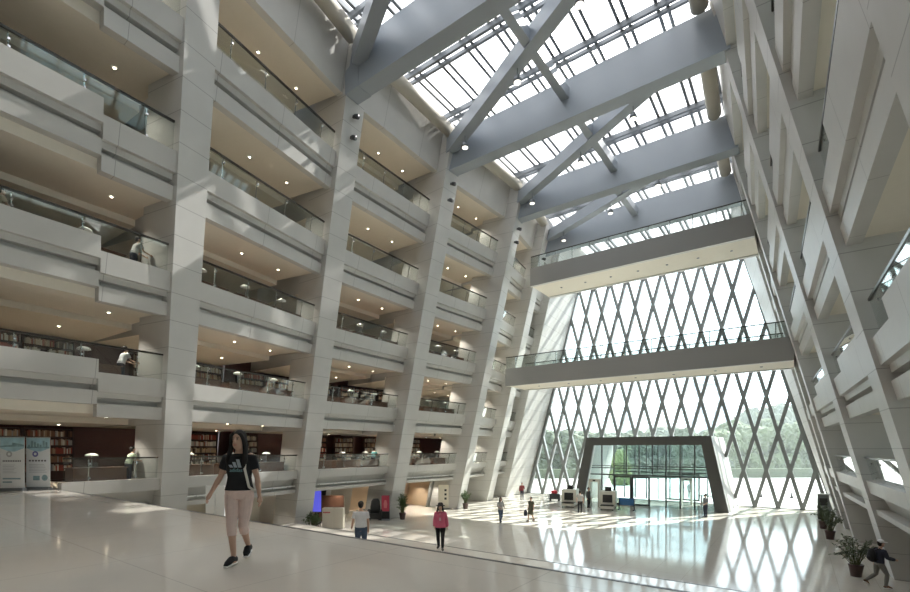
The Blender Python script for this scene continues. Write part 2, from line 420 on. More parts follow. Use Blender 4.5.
# ------------------------------------------------------------------ light
sun = bpy.data.lights.new('sun', 'SUN'); so = bpy.data.objects.new('sun', sun); COL.objects.link(so)
sun.energy = 17; sun.color = (1, .92, .83); sun.angle = math.radians(.5)
SUND = Vector((-.38, -1.0, -.94)).normalized()
so.rotation_euler = SUND.to_track_quat('-Z', 'Y').to_euler()
wd = bpy.data.worlds.new('sky'); SC.world = wd; wd.use_nodes = True
bg = wd.node_tree.nodes['Background']; bg.inputs[0].default_value = (.86, .93, 1, 1); bg.inputs[1].default_value = 4.0
SC.view_settings.view_transform = 'Standard'; SC.view_settings.look = 'None'; SC.view_settings.gamma = 1
SC.view_settings.use_curve_mapping = False; SC.view_settings.exposure = .31
c = SC.cycles
c.max_bounces = 12; c.diffuse_bounces = 6; c.glossy_bounces = 4; c.transparent_max_bounces = 24; c.transmission_bounces = 6
c.sample_clamp_indirect = 6; c.sample_clamp_direct = 0; c.use_denoising = True; c.caustics_reflective = False; c.caustics_refractive = False
# ------------------------------------------------------------------ entrance portal
FWD = Vector((-math.sin(math.radians(36.1)), math.cos(math.radians(36.1)), 0)); RGT = Vector((FWD.y, -FWD.x, 0))
t = thing('entrance_portal', 'dark trapezoid entrance portal with glazed lobby in front of the lattice window', 'portal', ((PX0 + PX1) / 2, PY, 0))
ox = (PX0 + PX1) / 2; hb = (PX1 - PX0) / 2; ht = hb - 1.25; DP = GY + 2.2 - PY
def prt(name, mb, m, par=t): return mb.build(name, M[m] if isinstance(m, str) else m, par)
M['portal'] = mat('portal_cladding', (.085, .085, .082), .4, noise=.06)
M['portalside'] = mat('portal_return', (.42, .42, .4), .45, noise=.05)
for sx in (-1, 1):
    mb = MB(); a, b, c2, d2 = sx * hb, sx * (hb - .95), sx * (ht - .8), sx * ht
    mb.hexa([(a, 0, 0), (b, 0, 0), (b, .25, 0), (a, .25, 0), (d2, 0, PH), (c2, 0, PH), (c2, .25, PH), (d2, .25, PH)]); prt('jamb', mb, 'portal')
    mb = MB(); mb.hexa([(a, .25, 0), (a - sx * .3, .25, 0), (a - sx * .3, DP, 0), (a, DP, 0), (d2, .25, PH), (d2 - sx * .3, .25, PH), (d2 - sx * .3, DP, PH), (d2, DP, PH)]); prt('side_wall', mb, 'portalside')
mb = MB(); mb.hexa([(-ht + .7, -.003, PH - .72), (ht - .7, -.003, PH - .72), (ht - .7, .253, PH - .72), (-ht + .7, .253, PH - .72), (-ht, -.003, PH + .004), (ht, -.003, PH + .004), (ht, .253, PH + .004), (-ht, .253, PH + .004)]); prt('header', mb, 'portal')
mb = MB(); mb.box(-ht, ht, .25, DP, PH - .25, PH); prt('canopy', mb, 'portalside')
def xin(z, s): return s * (hb - .95 - 1.1 * z / PH)
for yy, xs in ((.6, 9), (DP - .4, 9)):
    mb = MB(); mb.hexa([(xin(0, -1), yy, 0), (xin(0, 1), yy, 0), (xin(0, 1), yy + .015, 0), (xin(0, -1), yy + .015, 0), (xin(5.3, -1), yy, 5.35), (xin(5.3, 1), yy, 5.35), (xin(5.3, 1), yy + .015, 5.35), (xin(5.3, -1), yy + .015, 5.35)])
    prt('glass_front', mb, 'faceglass')
    for z, h in ((2.62, .12), (3.25, .07), (3.45, .05)):
        mb = MB(); mb.box(xin(z, -1), xin(z, 1), yy - .05, yy + .07, z, z + h); prt('transom', mb, 'darkmetal')
    for j in range(1, xs):
        x = -hb + 1.4 + (2 * hb - 2.8) * j / xs
        if yy < 1 and -2.4 < x < 1.4: z0 = 2.62
        else: z0 = 0
        zt_ = min(5.35, (hb - .95 - abs(x)) / 1.1 * PH)
        if zt_ > z0 + .2:
            mb = MB(); mb.box(x - .045, x + .045, yy - .06, yy + .08, z0, zt_); prt('mullion', mb, 'darkmetal')
for yy, x0 in ((.56, -2.75), (DP - .45, .1)):
    for q in range(2):
        a = x0 + q * 1.55
        mb = MB()
        mb.box(a, a + .14, yy, yy + .1, .02, 2.6); mb.box(a + 1.4, a + 1.54, yy, yy + .1, .02, 2.6); mb.box(a + .14, a + 1.4, yy, yy + .1, 2.46, 2.6); mb.box(a + .14, a + 1.4, yy, yy + .1, .02, .16)
        d = prt('door', mb, 'darkmetal')
        mb = MB(); mb.box(a + .14, a + 1.4, yy + .04, yy + .055, .16, 2.46); mb.build('door_pane', M['faceglass'], d)
        mb = MB(); mb.box(a + (1.25 if q == 0 else .2), a + (1.29 if q == 0 else .24), yy - .06, yy, .8, 1.5); mb.build('door_handle', M['chrome'], d)

# ------------------------------------------------------------------ security gear by the entrance
M['cream'] = mat('cream_enamel', (.62, .60, .53), .45); M['black'] = mat('black_rubber', (.018, .018, .018), .6); M['blue'] = mat('blue_plastic', (.04, .16, .38), .45)
M['red'] = mat('red_print', (.55, .04, .06), .5); M['wood'] = mat('brown_wood', (.13, .06, .036), .45, noise=.2, scale=3); M['tan'] = mat('tan_wood', (.36, .22, .13), .5, noise=.15, scale=2)
def scanner(loc, rz, label):
    t = thing('baggage_scanner', label, 'scanner', loc, rz, 'baggage scanners')
    mb = MB(); mb.box(-.62, .62, 0, 1.5, .45, 1.5); mb.box(-.55, .55, -.02, 0, .55, 1.42)
    b = mb.build('housing', M['cream'], t)
    mb = MB(); mb.box(-.38, .38, -.05, -.021, .62, 1.25); mb.build('tunnel_curtain', M['black'], b)
    mb = MB(); mb.box(-.5, .5, -.6, 2.1, .38, .45); mb.build('conveyor', M['black'], t)
    mb = MB(); mb.box(-.52, .52, -.55, 2.05, .14, .38); mb.build('base', M['cream'], t)
    for x in (-.45, .45):
        for y in (-.45, 1.95):
            mb = MB(); mb.tube([(x - .03, y, .07), (x + .03, y, .07)], .07, 10); mb.build('caster', M['black'], t)
    mb = MB(); mb.box(-.25, .25, .5, .7, 1.5, 1.85); mb.build('monitor', M['black'], t)
scanner((-12.6, 38.5, 0), math.radians(12), 'cream baggage scanner with black curtain standing left of the entrance doors')
scanner((-15.9, 38.4, 0), math.radians(12), 'baggage scanner half hidden behind the guards, beside the left foot of the portal')
def gate(loc, label):
    t = thing('detector_gate', label, 'metal detector', loc, 0, 'walk through metal detectors')
    for x in (-.42, .42):
        mb = MB(); mb.box(x - .06, x + .06, -.28, .28, 0, 2.15); mb.build('side_panel', M['cream'], t)
    mb = MB(); mb.box(-.48, .48, -.2, .2, 2.15, 2.38); mb.build('crossbar', M['cream'], t)
    mb = MB(); mb.box(-.12, .12, -.21, -.2, 2.2, 2.33); mb.build('display', M['black'], t)
gate((-14.3, 40.3, 0), 'cream metal detector gate between the two baggage scanners')
gate((-8.1, 46.5, 0), 'cream metal detector gate inside the glazed lobby near the right leaf of the far doors')
t = thing('folding_barrier', 'blue folding barrier beside the cream baggage scanner', 'barrier', (-11.3, 39.3, 0))
for x in (-.6, .6):
    mb = MB(); mb.box(x - .04, x + .04, -.25, .25, 0, .08); mb.box(x - .03, x + .03, -.03, .03, .08, 1.0); mb.build('post', M['darkmetal'], t)
mb = MB(); mb.box(-.57, .57, -.02, .02, .4, .98); mb.build('panel', M['blue'], t)
t = thing('luggage_cart', 'dark cart with a red bag against the lattice window, left of the scanners', 'cart', (-18.9, 42.2, 0), .4)
mb = MB(); mb.box(-.55, .55, -.3, .3, .2, .28); mb.box(-.5, .5, -.25, .25, .28, .7); mb.build('bed', M['darkmetal'], t)
for x in (-.4, .4):
    for y in (-.2, .2):
        mb = MB(); mb.tube([(x, y - .03, .1), (x, y + .03, .1)], .1, 12); mb.build('wheel', M['black'], t)
mb = MB(); mb.tube([(-.6, -.25, .25), (-.66, -.25, 1.0), (-.66, .25, 1.0), (-.6, .25, .25)], .02, 8); mb.build('handle', M['steel'], t)
mb = MB(); mb.tube([(-.35, 0, .86), (-.3, 0, .86), (.2, 0, .86), (.26, 0, .86)], [.08, .17, .17, .08], 12); tag(mb.build('bag', M['red'], None, True, Vector((-18.9, 42.2, 0))), 'red bag lying on the dark cart by the window', 'bag')
t = thing('information_desk', 'small white desk inside the lobby near the right foot of the portal', 'desk', (-6.2, 45.3, 0))
mb = MB(); mb.box(-.6, .6, -.3, .3, .95, 1.0); mb.build('top', M['white'], t)
for x in (-.5, .5):
    mb = MB(); mb.box(x - .03, x + .03, -.25, .25, 0, .95); mb.build('leg', M['white'], t)

# ------------------------------------------------------------------ outside: trees, hedge, towers, cones
def uv(u, d, z=0.0):
    xc = (u - 455) / 470 * d; p = RGT * xc + FWD * d; return (p.x, p.y, z)
def blob(mb, c, r, seed, m=0):
    bm = bmesh.new(); bmesh.ops.create_icosphere(bm, subdivisions=3, radius=1)
    rn = random.Random(seed); ph = [rn.uniform(0, 6.28) for _ in range(6)]
    V = []
    for v in bm.verts:
        n = v.co.normalized()
        k = 1 + .14 * math.sin(5 * n.x + ph[0]) * math.sin(6 * n.y + ph[1]) + .12 * math.sin(11 * n.z + ph[2]) * math.sin(9 * n.x + ph[3]) + .08 * rn.uniform(-1, 1)
        V.append((c[0] + n.x * r[0] * k, c[1] + n.y * r[1] * k, c[2] + n.z * r[2] * k))
    bm.verts.index_update(); F = [[v.index for v in f.verts] for f in bm.faces]; bm.free(); mb.mesh(V, F, m)
def tree(loc, h, w, seed, label, group, fol='foliage'):
    rn = random.Random(seed); t = thing('tree', label, 'tree', loc, 0, group)
    mb = MB(); mb.tube([(0, 0, 0), (.1, 0, h * .25), (0, .1, h * .55)], [.22, .16, .08], 8); mb.build('trunk', M['bark'], t)
    mb = MB()
    for q in range(4): blob(mb, (math.cos(q * 1.6) * w * .5, math.sin(q * 1.6) * w * .5, h * .2), (w * .5, w * .5, h * .22), seed * 9 + 20 + q)
    for q in range(6):
        a = rn.uniform(0, 6.28); rr = rn.uniform(.1, .5) * w
        blob(mb, (math.cos(a) * rr, math.sin(a) * rr, h * rn.uniform(.42, .78)), (w * rn.uniform(.4, .6), w * rn.uniform(.4, .6), h * rn.uniform(.16, .24)), seed * 9 + q)
    blob(mb, (0, 0, h * .55), (w * .62, w * .62, h * .36), seed * 9 + 7)
    mb.build('foliage', M[fol], t, False)
rn = random.Random(3)
TL = ['hazy green tree standing beyond the plaza, seen through the lattice window', 'taller hazy tree behind the front row of trees beyond the plaza', 'pale green tree at the right of the lattice window, beyond the plaza']
for j in range(26):
    u = 505 + j * 13.6
    tree(uv(u, rn.uniform(88, 98), -.1), rn.uniform(7.5, 9.5) + (2.8 if u > 735 else 0), rn.uniform(3.6, 4.6), j + 1, TL[0] if u < 735 else TL[2], 'front row of trees beyond the plaza' if u < 735 else 'trees at the right beyond the plaza', 'foliage2' if u > 735 or j % 4 == 0 else 'foliage')
for j in range(16):
    u = 500 + j * 23
    tree(uv(u, rn.uniform(112, 130), -.1), rn.uniform(9.5, 12) + (6 if u > 735 else 0), rn.uniform(6, 8), 60 + j, TL[1], 'back row of trees beyond the plaza')
tree(uv(621, 66, -.1), 5.6, 1.5, 201, 'small yellow green tree seen through the lobby glass', None, 'foliage3')
for j in range(9):
    tree((15.5 + j * 1.45, 27 + j * 4.6, -.1), rn.uniform(7, 9), rn.uniform(2.3, 2.8), 120 + j, 'green tree seen through the back windows of the right gallery', 'trees beside the right gallery')
mb = MB(); a = Vector(uv(470, 80)); b = Vector(uv(870, 84)); mb.bar(a + Vector((0, 0, .75)), b + Vector((0, 0, .75)), 1.4, 1.6)
tag(mb.build('hedge', M['foliage']), 'long clipped hedge along the far edge of the plaza', 'hedge')
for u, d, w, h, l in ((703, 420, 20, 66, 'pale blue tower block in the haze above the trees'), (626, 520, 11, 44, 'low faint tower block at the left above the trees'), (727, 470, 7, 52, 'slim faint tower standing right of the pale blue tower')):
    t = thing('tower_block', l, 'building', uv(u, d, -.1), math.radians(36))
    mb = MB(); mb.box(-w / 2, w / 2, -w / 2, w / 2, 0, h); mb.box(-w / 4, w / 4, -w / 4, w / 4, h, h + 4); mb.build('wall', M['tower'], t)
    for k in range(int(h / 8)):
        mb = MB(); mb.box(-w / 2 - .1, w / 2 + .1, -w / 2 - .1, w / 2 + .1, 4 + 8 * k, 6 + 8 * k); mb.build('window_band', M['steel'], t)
for x, y, l in ((-.5, 59, 'grey traffic cone on the plaza, right one of the pair'), (-3.1, 58.5, 'grey traffic cone on the plaza, left one of the pair')):
    t = thing('traffic_cone', l, 'cone', (x, y, -.05))
    mb = MB(); mb.box(-.19, .19, -.19, .19, 0, .04); mb.build('base', M['black'], t)
    mb = MB(); mb.lathe((0, 0, .04), [(.15, 0), (.03, .62)], 14); mb.build('cone_body', M['darkmetal'], t, True)

# haze over the far side of the plaza
hz = bpy.data.materials.new('haze'); hz.use_nodes = True; N = hz.node_tree.nodes; N.clear()
o_ = N.new('ShaderNodeOutputMaterial'); v_ = N.new('ShaderNodeVolumeScatter'); v_.inputs['Color'].default_value = (.93, .97, 1, 1); v_.inputs['Density'].default_value = .0022; v_.inputs['Anisotropy'].default_value = .2
hz.node_tree.links.new(v_.outputs[0], o_.inputs['Volume'])
mb = MB(); mb.box(-170, 60, 63, 150, -.04, 19); tag(mb.build('haze', hz), 'pale morning haze hanging over the plaza and the trees', 'haze', None, 'stuff')
# ------------------------------------------------------------------ balustrades, downlights
BAY = ['first', 'second', 'third', 'fourth', 'fifth', 'sixth']
def balustrade(F, i, k, side):
    zt = lev(k); s0 = PW + .02 if i else (13.45 if k == 0 else 6.0); s1 = F.len - .03; n = -.2
    lift = .45 if (0 < k < 5 and (side == 'right' or i == 0)) else 0
    top = .84 + (.1 if lift else 0)
    t = thing('glass_balustrade', 'glass balustrade on the %s parapet of the %s gallery, %s bay from the camera' % (LEVEL[k], side, BAY[i]), 'balustrade', F(s0, n, zt), 0, '%s gallery balustrades' % side)
    O = Vector(F(s0, n, zt))
    def L(s, nn, z): return tuple(Vector(F(s, nn, z)) - O)
    def bx(sa, sb, na, nb, za, zb, nm, m):
        mb = MB(); mb.hexa([L(sa, na, za), L(sa, nb, za), L(sb, nb, za), L(sb, na, za), L(sa, na, zb), L(sa, nb, zb), L(sb, nb, zb), L(sb, na, zb)]); mb.build(nm, M[m], t)
    if lift: bx(s0, s1 - STEP, n - .008, n + .008, zt + .46, zt + top, 'pane', 'balglass'); bx(s1 - STEP, s1, n - .008, n + .008, zt + .01, zt + top, 'pane', 'balglass')
    else: bx(s0, s1, n - .008, n + .008, zt + .01, zt + top, 'pane', 'balglass')
    bx(s0, s1, n - .035, n + .035, zt + top, zt + top + .06, 'top_rail', 'rail')
    q = max(2, round((s1 - s0) / 1.75))
    for j in range(q):
        s = s0 + (s1 - s0) * (j + .5) / q; zl = .47 if lift and s < s1 - STEP else .02
        mb = MB(); mb.bar(L(s, n - .07, zt + zl), L(s, n - .07, zt + top), .03, .03, F.d); mb.bar(L(s, n - .09, zt + top * .8), L(s, n + .03, zt + top * .8), .06, .06); mb.bar(L(s, n - .09, zt + zl + .1), L(s, n + .03, zt + zl + .1), .06, .06)
        mb.build('post', M['chrome'], t)
for i in range(6):
    for k in range(5):
        balustrade(LB[i], i, k, 'left')
        if i > 0: balustrade(RB[i], i, k, 'right')
dl = MB(); dl.lathe((0, 0, -.03), [(.1, 0), (.11, .035)], 14, 0); dl.lathe((0, 0, -.042), [(.042, 0), (.042, .012)], 12, 1)
DLM = dl.data('downlight', [M['white'], M['lamp']])
spot = bpy.data.lights.new('downlight_beam', 'SPOT'); spot.energy = 260; spot.color = (1, .93, .81); spot.spot_size = math.radians(112); spot.spot_blend = .6; spot.shadow_soft_size = .08
lobby = spot.copy(); lobby.name = 'lobby_beam'; lobby.energy = 90
def downlight(F, s, n, z, label, group, beam=True):
    o = bpy.data.objects.new('downlight', DLM); COL.objects.link(o); o.location = F(s, n, z); tag(o, label, 'downlight', group)
    if beam:
        b = bpy.data.objects.new('beam', (spot if 'fourth' in label else lobby) if group.startswith('lobby') else spot); COL.objects.link(b); b.parent = o; b.location = (0, 0, -.06)
ROWN = ['near', 'middle', 'far']
for i in range(5):
    F = LB[i]; base = 9.0 if i == 0 else PW
    for k in range(5):
        for q in range(3):
            s = base + (F.len - base) * (q + .5) / 3
            lf = .45 if (i == 0 and k < 4 and s < F.len - STEP) else 0
            downlight(F, s, -1.9, lev(k + 1) - (1.45 if k < 5 else 1.45) + lf, 'ceiling downlight, %s storey of the left gallery, %s bay, %s one of the front row' % (LEVEL[k], BAY[i], ROWN[q]), 'left gallery downlights')
        if k in (0, 1):
            for q in range(2):
                s = base + (F.len - base) * (q + .5) / 2
                downlight(F, s, -4.9, lev(k + 1) - 1.68, 'ceiling downlight, %s storey of the left gallery, %s bay, %s one of the back row' % (LEVEL[k], BAY[i], ['near', 'far'][q]), 'left gallery downlights', True)
for i in range(1, 5):
    F = RB[i]
    for k in (2, 3, 4):
        for q in range(2):
            s = PW + (F.len - PW) * (q + .5) / 2
            downlight(F, s, -1.9, lev(k + 1) - 1.45, 'ceiling downlight, %s storey of the right gallery, %s bay, %s one' % (LEVEL[k], BAY[i], ['near', 'far'][q]), 'right gallery downlights', False)
# bridge soffit lights
dl = MB(); dl.lathe((0, 0, -.03), [(.08, 0), (.09, .035)], 14, 0); DLB = dl.data('downlight', [M['steel']])
for k, nm in ((4, 'upper'), (2, 'lower')):
    for q in range(7):
        o = bpy.data.objects.new('downlight', DLB); COL.objects.link(o); zt = lev(k) - 1.395
        xl = -21 + LL[0] * (zt - H0); xr = 2 - .25 * zt
        o.location = (xl + (xr - xl) * (q + .5) / 7, 36.5, zt); tag(o, 'small downlight under the %s footbridge, %s from the left' % (nm, ['first', 'second', 'third', 'fourth', 'fifth', 'sixth', 'seventh'][q]), 'downlight', 'footbridge downlights')
# roof floodlights hanging from the braces and girders
M['lens'] = mat('floodlight_lens', (.9, .9, .85), .2, emit=1.5, ecol=(1, .95, .85))
def flood(x, y, z, label, drop=.9):
    t = thing('hanging_spotlight', label, 'spotlight', (x, y, z), 0, 'roof spotlights')
    mb = MB(); mb.tube([(0, 0, 0), (0, 0, -drop)], .025, 8); mb.build('stem', M['steel'], t)
    mb = MB(); mb.lathe((0, 0, -drop - .32), [(.2, 0), (.2, .12), (.12, .3), (.05, .34)], 16); b = mb.build('housing', M['steel'], t, True)
    mb = MB(); mb.lathe((0, 0, -drop - .345), [(.17, 0), (.17, .025)], 16); mb.build('lens', M['lens'], b)
for j in range(1, 4):
    (ya, xa, xb), (yb, xc, xd) = GIRD[j], GIRD[j + 1]
    P = Vector((xc + .9, yb, 23.3)); Q = Vector((xb - 1.0, ya + .8, 23.7))
    for q, f in ((0, .12), (1, .45), (2, .72)):
        p = P.lerp(Q, f); flood(p.x, p.y, p.z - .4, 'round spotlight hanging from the diagonal brace behind the %s girder, %s from its left end' % (ORD[j], ['first', 'second', 'third'][q]), .35)
def camdome(i, z, label):
    F = LB[i]; p = F(.6, LP[i], z)
    t = thing('wall_spotlight', label, 'spotlight', p, 0, 'pillar spotlights')
    mb = MB(); mb.box(-.02, .05, -.06, .06, -.06, .06); mb.build('bracket', M['darkmetal'], t)
    mb = MB(); mb.tube([(.05, 0, 0), (.12, 0, -.02), (.32, 0, -.12)], [.04, .11, .12], 12); mb.build('head', M['darkmetal'], t, True)
for i, nm in ((2, 'second'), (3, 'third'), (4, 'fourth'), (5, 'fifth')):
    for z, w_ in ((21.4, 'upper'), (20.5, 'lower')):
        camdome(i, z, '%s dark spotlight near the top of the %s left pillar' % (w_, nm))

# ------------------------------------------------------------------ furniture of the left gallery
def fr_rot(F): return math.atan2(F.n.y, F.n.x) - math.pi / 2
def place(root, F, s, n, z): root.location = F(s, n, z); root.rotation_euler = (0, 0, fr_rot(F))
def make_desk():
    t = thing('reading_desk', '', 'desk')
    mb = MB(); mb.box(-.95, .95, -.45, .45, .74, .78); mb.build('top', M['wood'], t)
    mb = MB(); mb.box(-.86, .86, .36, .39, .08, .74); mb.build('front_panel', M['wood'], t)
    for x in (-.88, .88):
        mb = MB(); mb.box(x - .025, x + .025, -.4, .4, 0, .74); mb.build('side_panel', M['wood'], t)
    return t
def make_lamp():
    t = thing('desk_lamp', '', 'lamp')
    mb = MB(); mb.lathe((0, 0, 0), [(.12, 0), (.12, .02), (.03, .035)], 14); mb.build('base', M['chrome'], t, True)
    mb = MB(); mb.tube([(0, 0, .03), (0, 0, .5)], .016, 8); mb.build('stem', M['chrome'], t)
    mb = MB(); mb.lathe((0, 0, .46), [(.22, 0), (.2, .05), (.13, .095), (.04, .115)], 18); mb.build('shade', M['shade'], t, True)
    return t
M['shade'] = mat('lamp_shade', (.9, .9, .85), .5, emit=.08, ecol=(1, .95, .85))
def make_chair():
    t = thing('library_chair', '', 'chair')
    mb = MB(); mb.box(-.22, .22, -.22, .22, .42, .47); mb.build('seat', M['black'], t)
    mb = MB(); mb.hexa([(-.21, -.24, .5), (.21, -.24, .5), (.21, -.2, .5), (-.21, -.2, .5), (-.2, -.3, .95), (.2, -.3, .95), (.2, -.26, .95), (-.2, -.26, .95)]); mb.build('backrest', M['black'], t)
    for x in (-.19, .19):
        for y in (-.19, .19):
            mb = MB(); mb.tube([(x, y, .42), (x * 1.1, y * 1.1, 0)], .016, 8); mb.build('leg', M['chrome'], t)
    return t
protos = {}
def put(kind, F, s, n, z, label, group, dr=0.0):
    if kind not in protos: o = {'d': make_desk, 'l': make_lamp, 'c': make_chair}[kind](); protos[kind] = o
    else: o = copy_tree(protos[kind])
    o['label'] = label; o['group'] = group; place(o, F, s, n, z); o.rotation_euler.z += dr; return o
POSN = ['near', 'middle', 'far']
for k in (0, 1, 2):
    for i in range(4):
        F = LB[i]; z = lev(k) - .3
        ss = {0: [14.9] if k == 0 else [10.2, 14.6], 1: [2.4, 4.7, 7.0], 2: [2.4, 4.6, 6.7], 3: [2.4, 4.5, 6.6]}[i]
        for q, s in enumerate(ss):
            w_ = 'only' if len(ss) == 1 else POSN[q] if len(ss) == 3 else POSN[q * 2]
            nm = '(%s gallery storey, %s bay on the left, %s one)' % (LEVEL[k], BAY[i], w_)
            put('d', F, s, -1.35, z, 'brown wooden reading desk ' + nm, 'gallery reading desks')
            put('l', F, s - .2, -1.3, z + .78, 'white domed desk lamp ' + nm, 'gallery desk lamps')
            put('c', F, s + .3, -2.1, z, 'black library chair behind a desk ' + nm, 'gallery chairs', .3)
# bookcases
M['case'] = mat('dark_bookcase', (.045, .016, .012), .5, noise=.2, scale=4)
BOOK = [('cream', (.55, .47, .36)), ('tan', (.40, .28, .18)), ('brown', (.22, .12, .075)), ('dark red', (.28, .06, .045)), ('grey', (.33, .32, .30)), ('white', (.66, .63, .57))]
BM = [mat('book_' + n.replace(' ', '_'), c, .7) for n, c in BOOK]
bookmesh = []
for b in BM:
    for w_, h in ((.045, .27), (.06, .30), (.05, .24)):
        mb = MB(); mb.box(-w_ / 2, w_ / 2, -.1, .1, 0, h); bookmesh.append((mb.data('book', b), w_, h))
CW, CH, NS = 1.85, 2.5, 6
def make_case():
    t = thing('bookcase', '', 'bookcase')
    mb = MB(); mb.box(-CW / 2, CW / 2, -.18, -.16, 0, CH); mb.build('back_panel', M['case'], t)
    for x in (-CW / 2, CW / 2 - .05):
        mb = MB(); mb.box(x, x + .05, -.16, .16, 0, CH); mb.build('side_panel', M['case'], t)
    for j in range(NS + 1):
        z = .06 + j * (CH - .1) / NS
        mb = MB(); mb.box(-CW / 2 + .05, CW / 2 - .05, -.16, .14, z, z + .035); mb.build('shelf', M['case'], t)
    return t
casep = None; nbook = 0; stuff = MB()
rb = random.Random(11)
cases = []
for k in (0, 1):
    lay = {0: [9.2, 11.1, 13.0, 14.9], 1: [5.0, 6.9], 2: [.75, 6.7], 3: [1.1, 4.1], 4: [3.9]} if k == 0 else {0: [9.2, 11.1, 13.0, 14.9], 1: [3.5, 6.9], 2: [.8, 2.7, 4.6, 6.6], 3: [1.0, 2.9, 4.8]}
    for i in lay:
        for q, s in enumerate(lay[i]): cases.append((k, i, q, s))
for k, i, q, s in sorted(cases, key=lambda c: (c[0] != 0, c[1] + (c[3] < 12 and c[1] == 0) * 9, -c[3] if c[1] == 0 else c[3])):
    F = LB[i]; z = lev(k) - .3
    if casep is None: casep = o = make_case()
    else: o = copy_tree(casep)
    place(o, F, s, -6.62, z)
    wh = '(%s gallery storey, %s bay on the left, %s case in the row)' % (LEVEL[k], BAY[i], BAY[q])
    o['label'] = 'dark wooden bookcase ' + wh; o['group'] = 'gallery bookcases'
    mw = Matrix.Translation(o.location) @ Matrix.Rotation(fr_rot(F), 4, 'Z')
    for j in range(1, NS):
        x = -CW / 2 + .07; zz = .06 + j * (CH - .1) / NS + .037; tint = rb.randrange(6)
        while x < CW / 2 - .12:
            if rb.random() < .04: x += rb.uniform(.06, .2); continue
            ci = tint if rb.random() < .5 else rb.randrange(6); vi = rb.randrange(3); me, w_, h = bookmesh[ci * 3 + vi]
            p = mw @ Vector((x + w_ / 2, .0, zz))
            if nbook < 300:
                b = bpy.data.objects.new('book', me); COL.objects.link(b); b.location = p; b.rotation_euler = (0, 0, fr_rot(F)); nbook += 1
                tag(b, '%s book on shelf %s of the %s' % (BOOK[ci][0], ['one', 'two', 'three', 'four', 'five', 'six'][j], '%s bookcase, %s bay, lowest gallery storey' % (BAY[q], BAY[i])), 'book', 'books in the lowest gallery')
            else:
                V = [mw @ Vector((x + a * w_, y, zz + c_ * h)) for c_ in (0, 1) for a, y in ((0, -.1), (1, -.1), (1, .1), (0, .1))]; stuff.hexa(V, ci)
            x += w_ + .003
tag(stuff.build('books', BM), 'rows of books filling the other gallery bookcases', 'books', None, 'stuff')
# ------------------------------------------------------------------ ground storey on the left
M['creamwall'] = mat('cream_plaster', (.55, .51, .43), .7, noise=.04); M['tanwall'] = mat('tan_panelling', (.58, .44, .30), .5, noise=.1, scale=2)
for i, n, m in ((1, -3.0, 'creamwall'), (2, -3.6, 'creamwall'), (3, -5.0, 'tanwall'), (4, -1.9, 'grey'), (5, -1.9, 'grey')):
    F = LB[i]; struct(flat(F, -.3, F.len + .3, n - .15, n, 0, 2.6).build('wall_left_lobby', M[m]))
struct(flat(LB[3], LB[3].len - .1, LB[3].len + .1, -5.1, -1.7, 0, 2.5).build('wall_left_lobby', M['tanwall']))
for i in (1, 2, 3):
    F = LB[i]
    for q in range(3):
        s = PW + (F.len - PW) * (q + .5) / 3
        downlight(F, s, -1.5, lev(0) - 1.33, 'ceiling downlight of the ground storey lobby on the left, %s bay, %s one' % (BAY[i], ROWN[q]), 'lobby downlights')
        if i == 3: downlight(F, s, -3.7, lev(0) - 1.33, 'added downlight brightening the deep end of the ground storey lobby, %s bay, %s one' % (BAY[i], ROWN[q]), 'lobby downlights')  # extra inner row, added only to brighten the dark tan lobby
    t = thing('service_rail', 'pale pipe rail in the recess under the lowest left gallery, %s bay' % BAY[i], 'rail', F(PW, -.1, lev(0) - .95), 0, 'pale pipe rails')
    O = t.location.copy(); a = Vector(F(PW, -.1, lev(0) - .93)) - O; b = Vector(F(F.len, -.1, lev(0) - .93)) - O
    mb = MB(); mb.tube([a, b], .035, 8); mb.build('pipe', M['white'], t)
    for q in range(6):
        p = a.lerp(b, (q + .5) / 6); mb = MB(); mb.box(p.x - .3, p.x + .03, p.y - .02, p.y + .02, p.z - .05, p.z + .02); mb.build('clamp', M['steel'], t)
RC = math.radians(36.1)                               # faces the platform
def card(name, label, cat, u, d, w, h, th=.06, z0=0.0, rz=RC, group=None):
    t = thing(name, label, cat, uv(u, d, z0), rz, group); return t
# tall white display board beside the stairs
t = card('display_board', 'tall white display board of two panels beyond the platform edge, behind the walking woman', 'board', 215.5, 20.5, .8, 3.4)
for x in (-.21, .22):
    mb = MB(); mb.box(x - .195, x + .195, -.05, .05, .12, 3.4); mb.build('panel', M['white'], t)
mb = MB(); mb.box(-.45, .45, -.3, .3, 0, .12); mb.build('base', M['steel'], t)
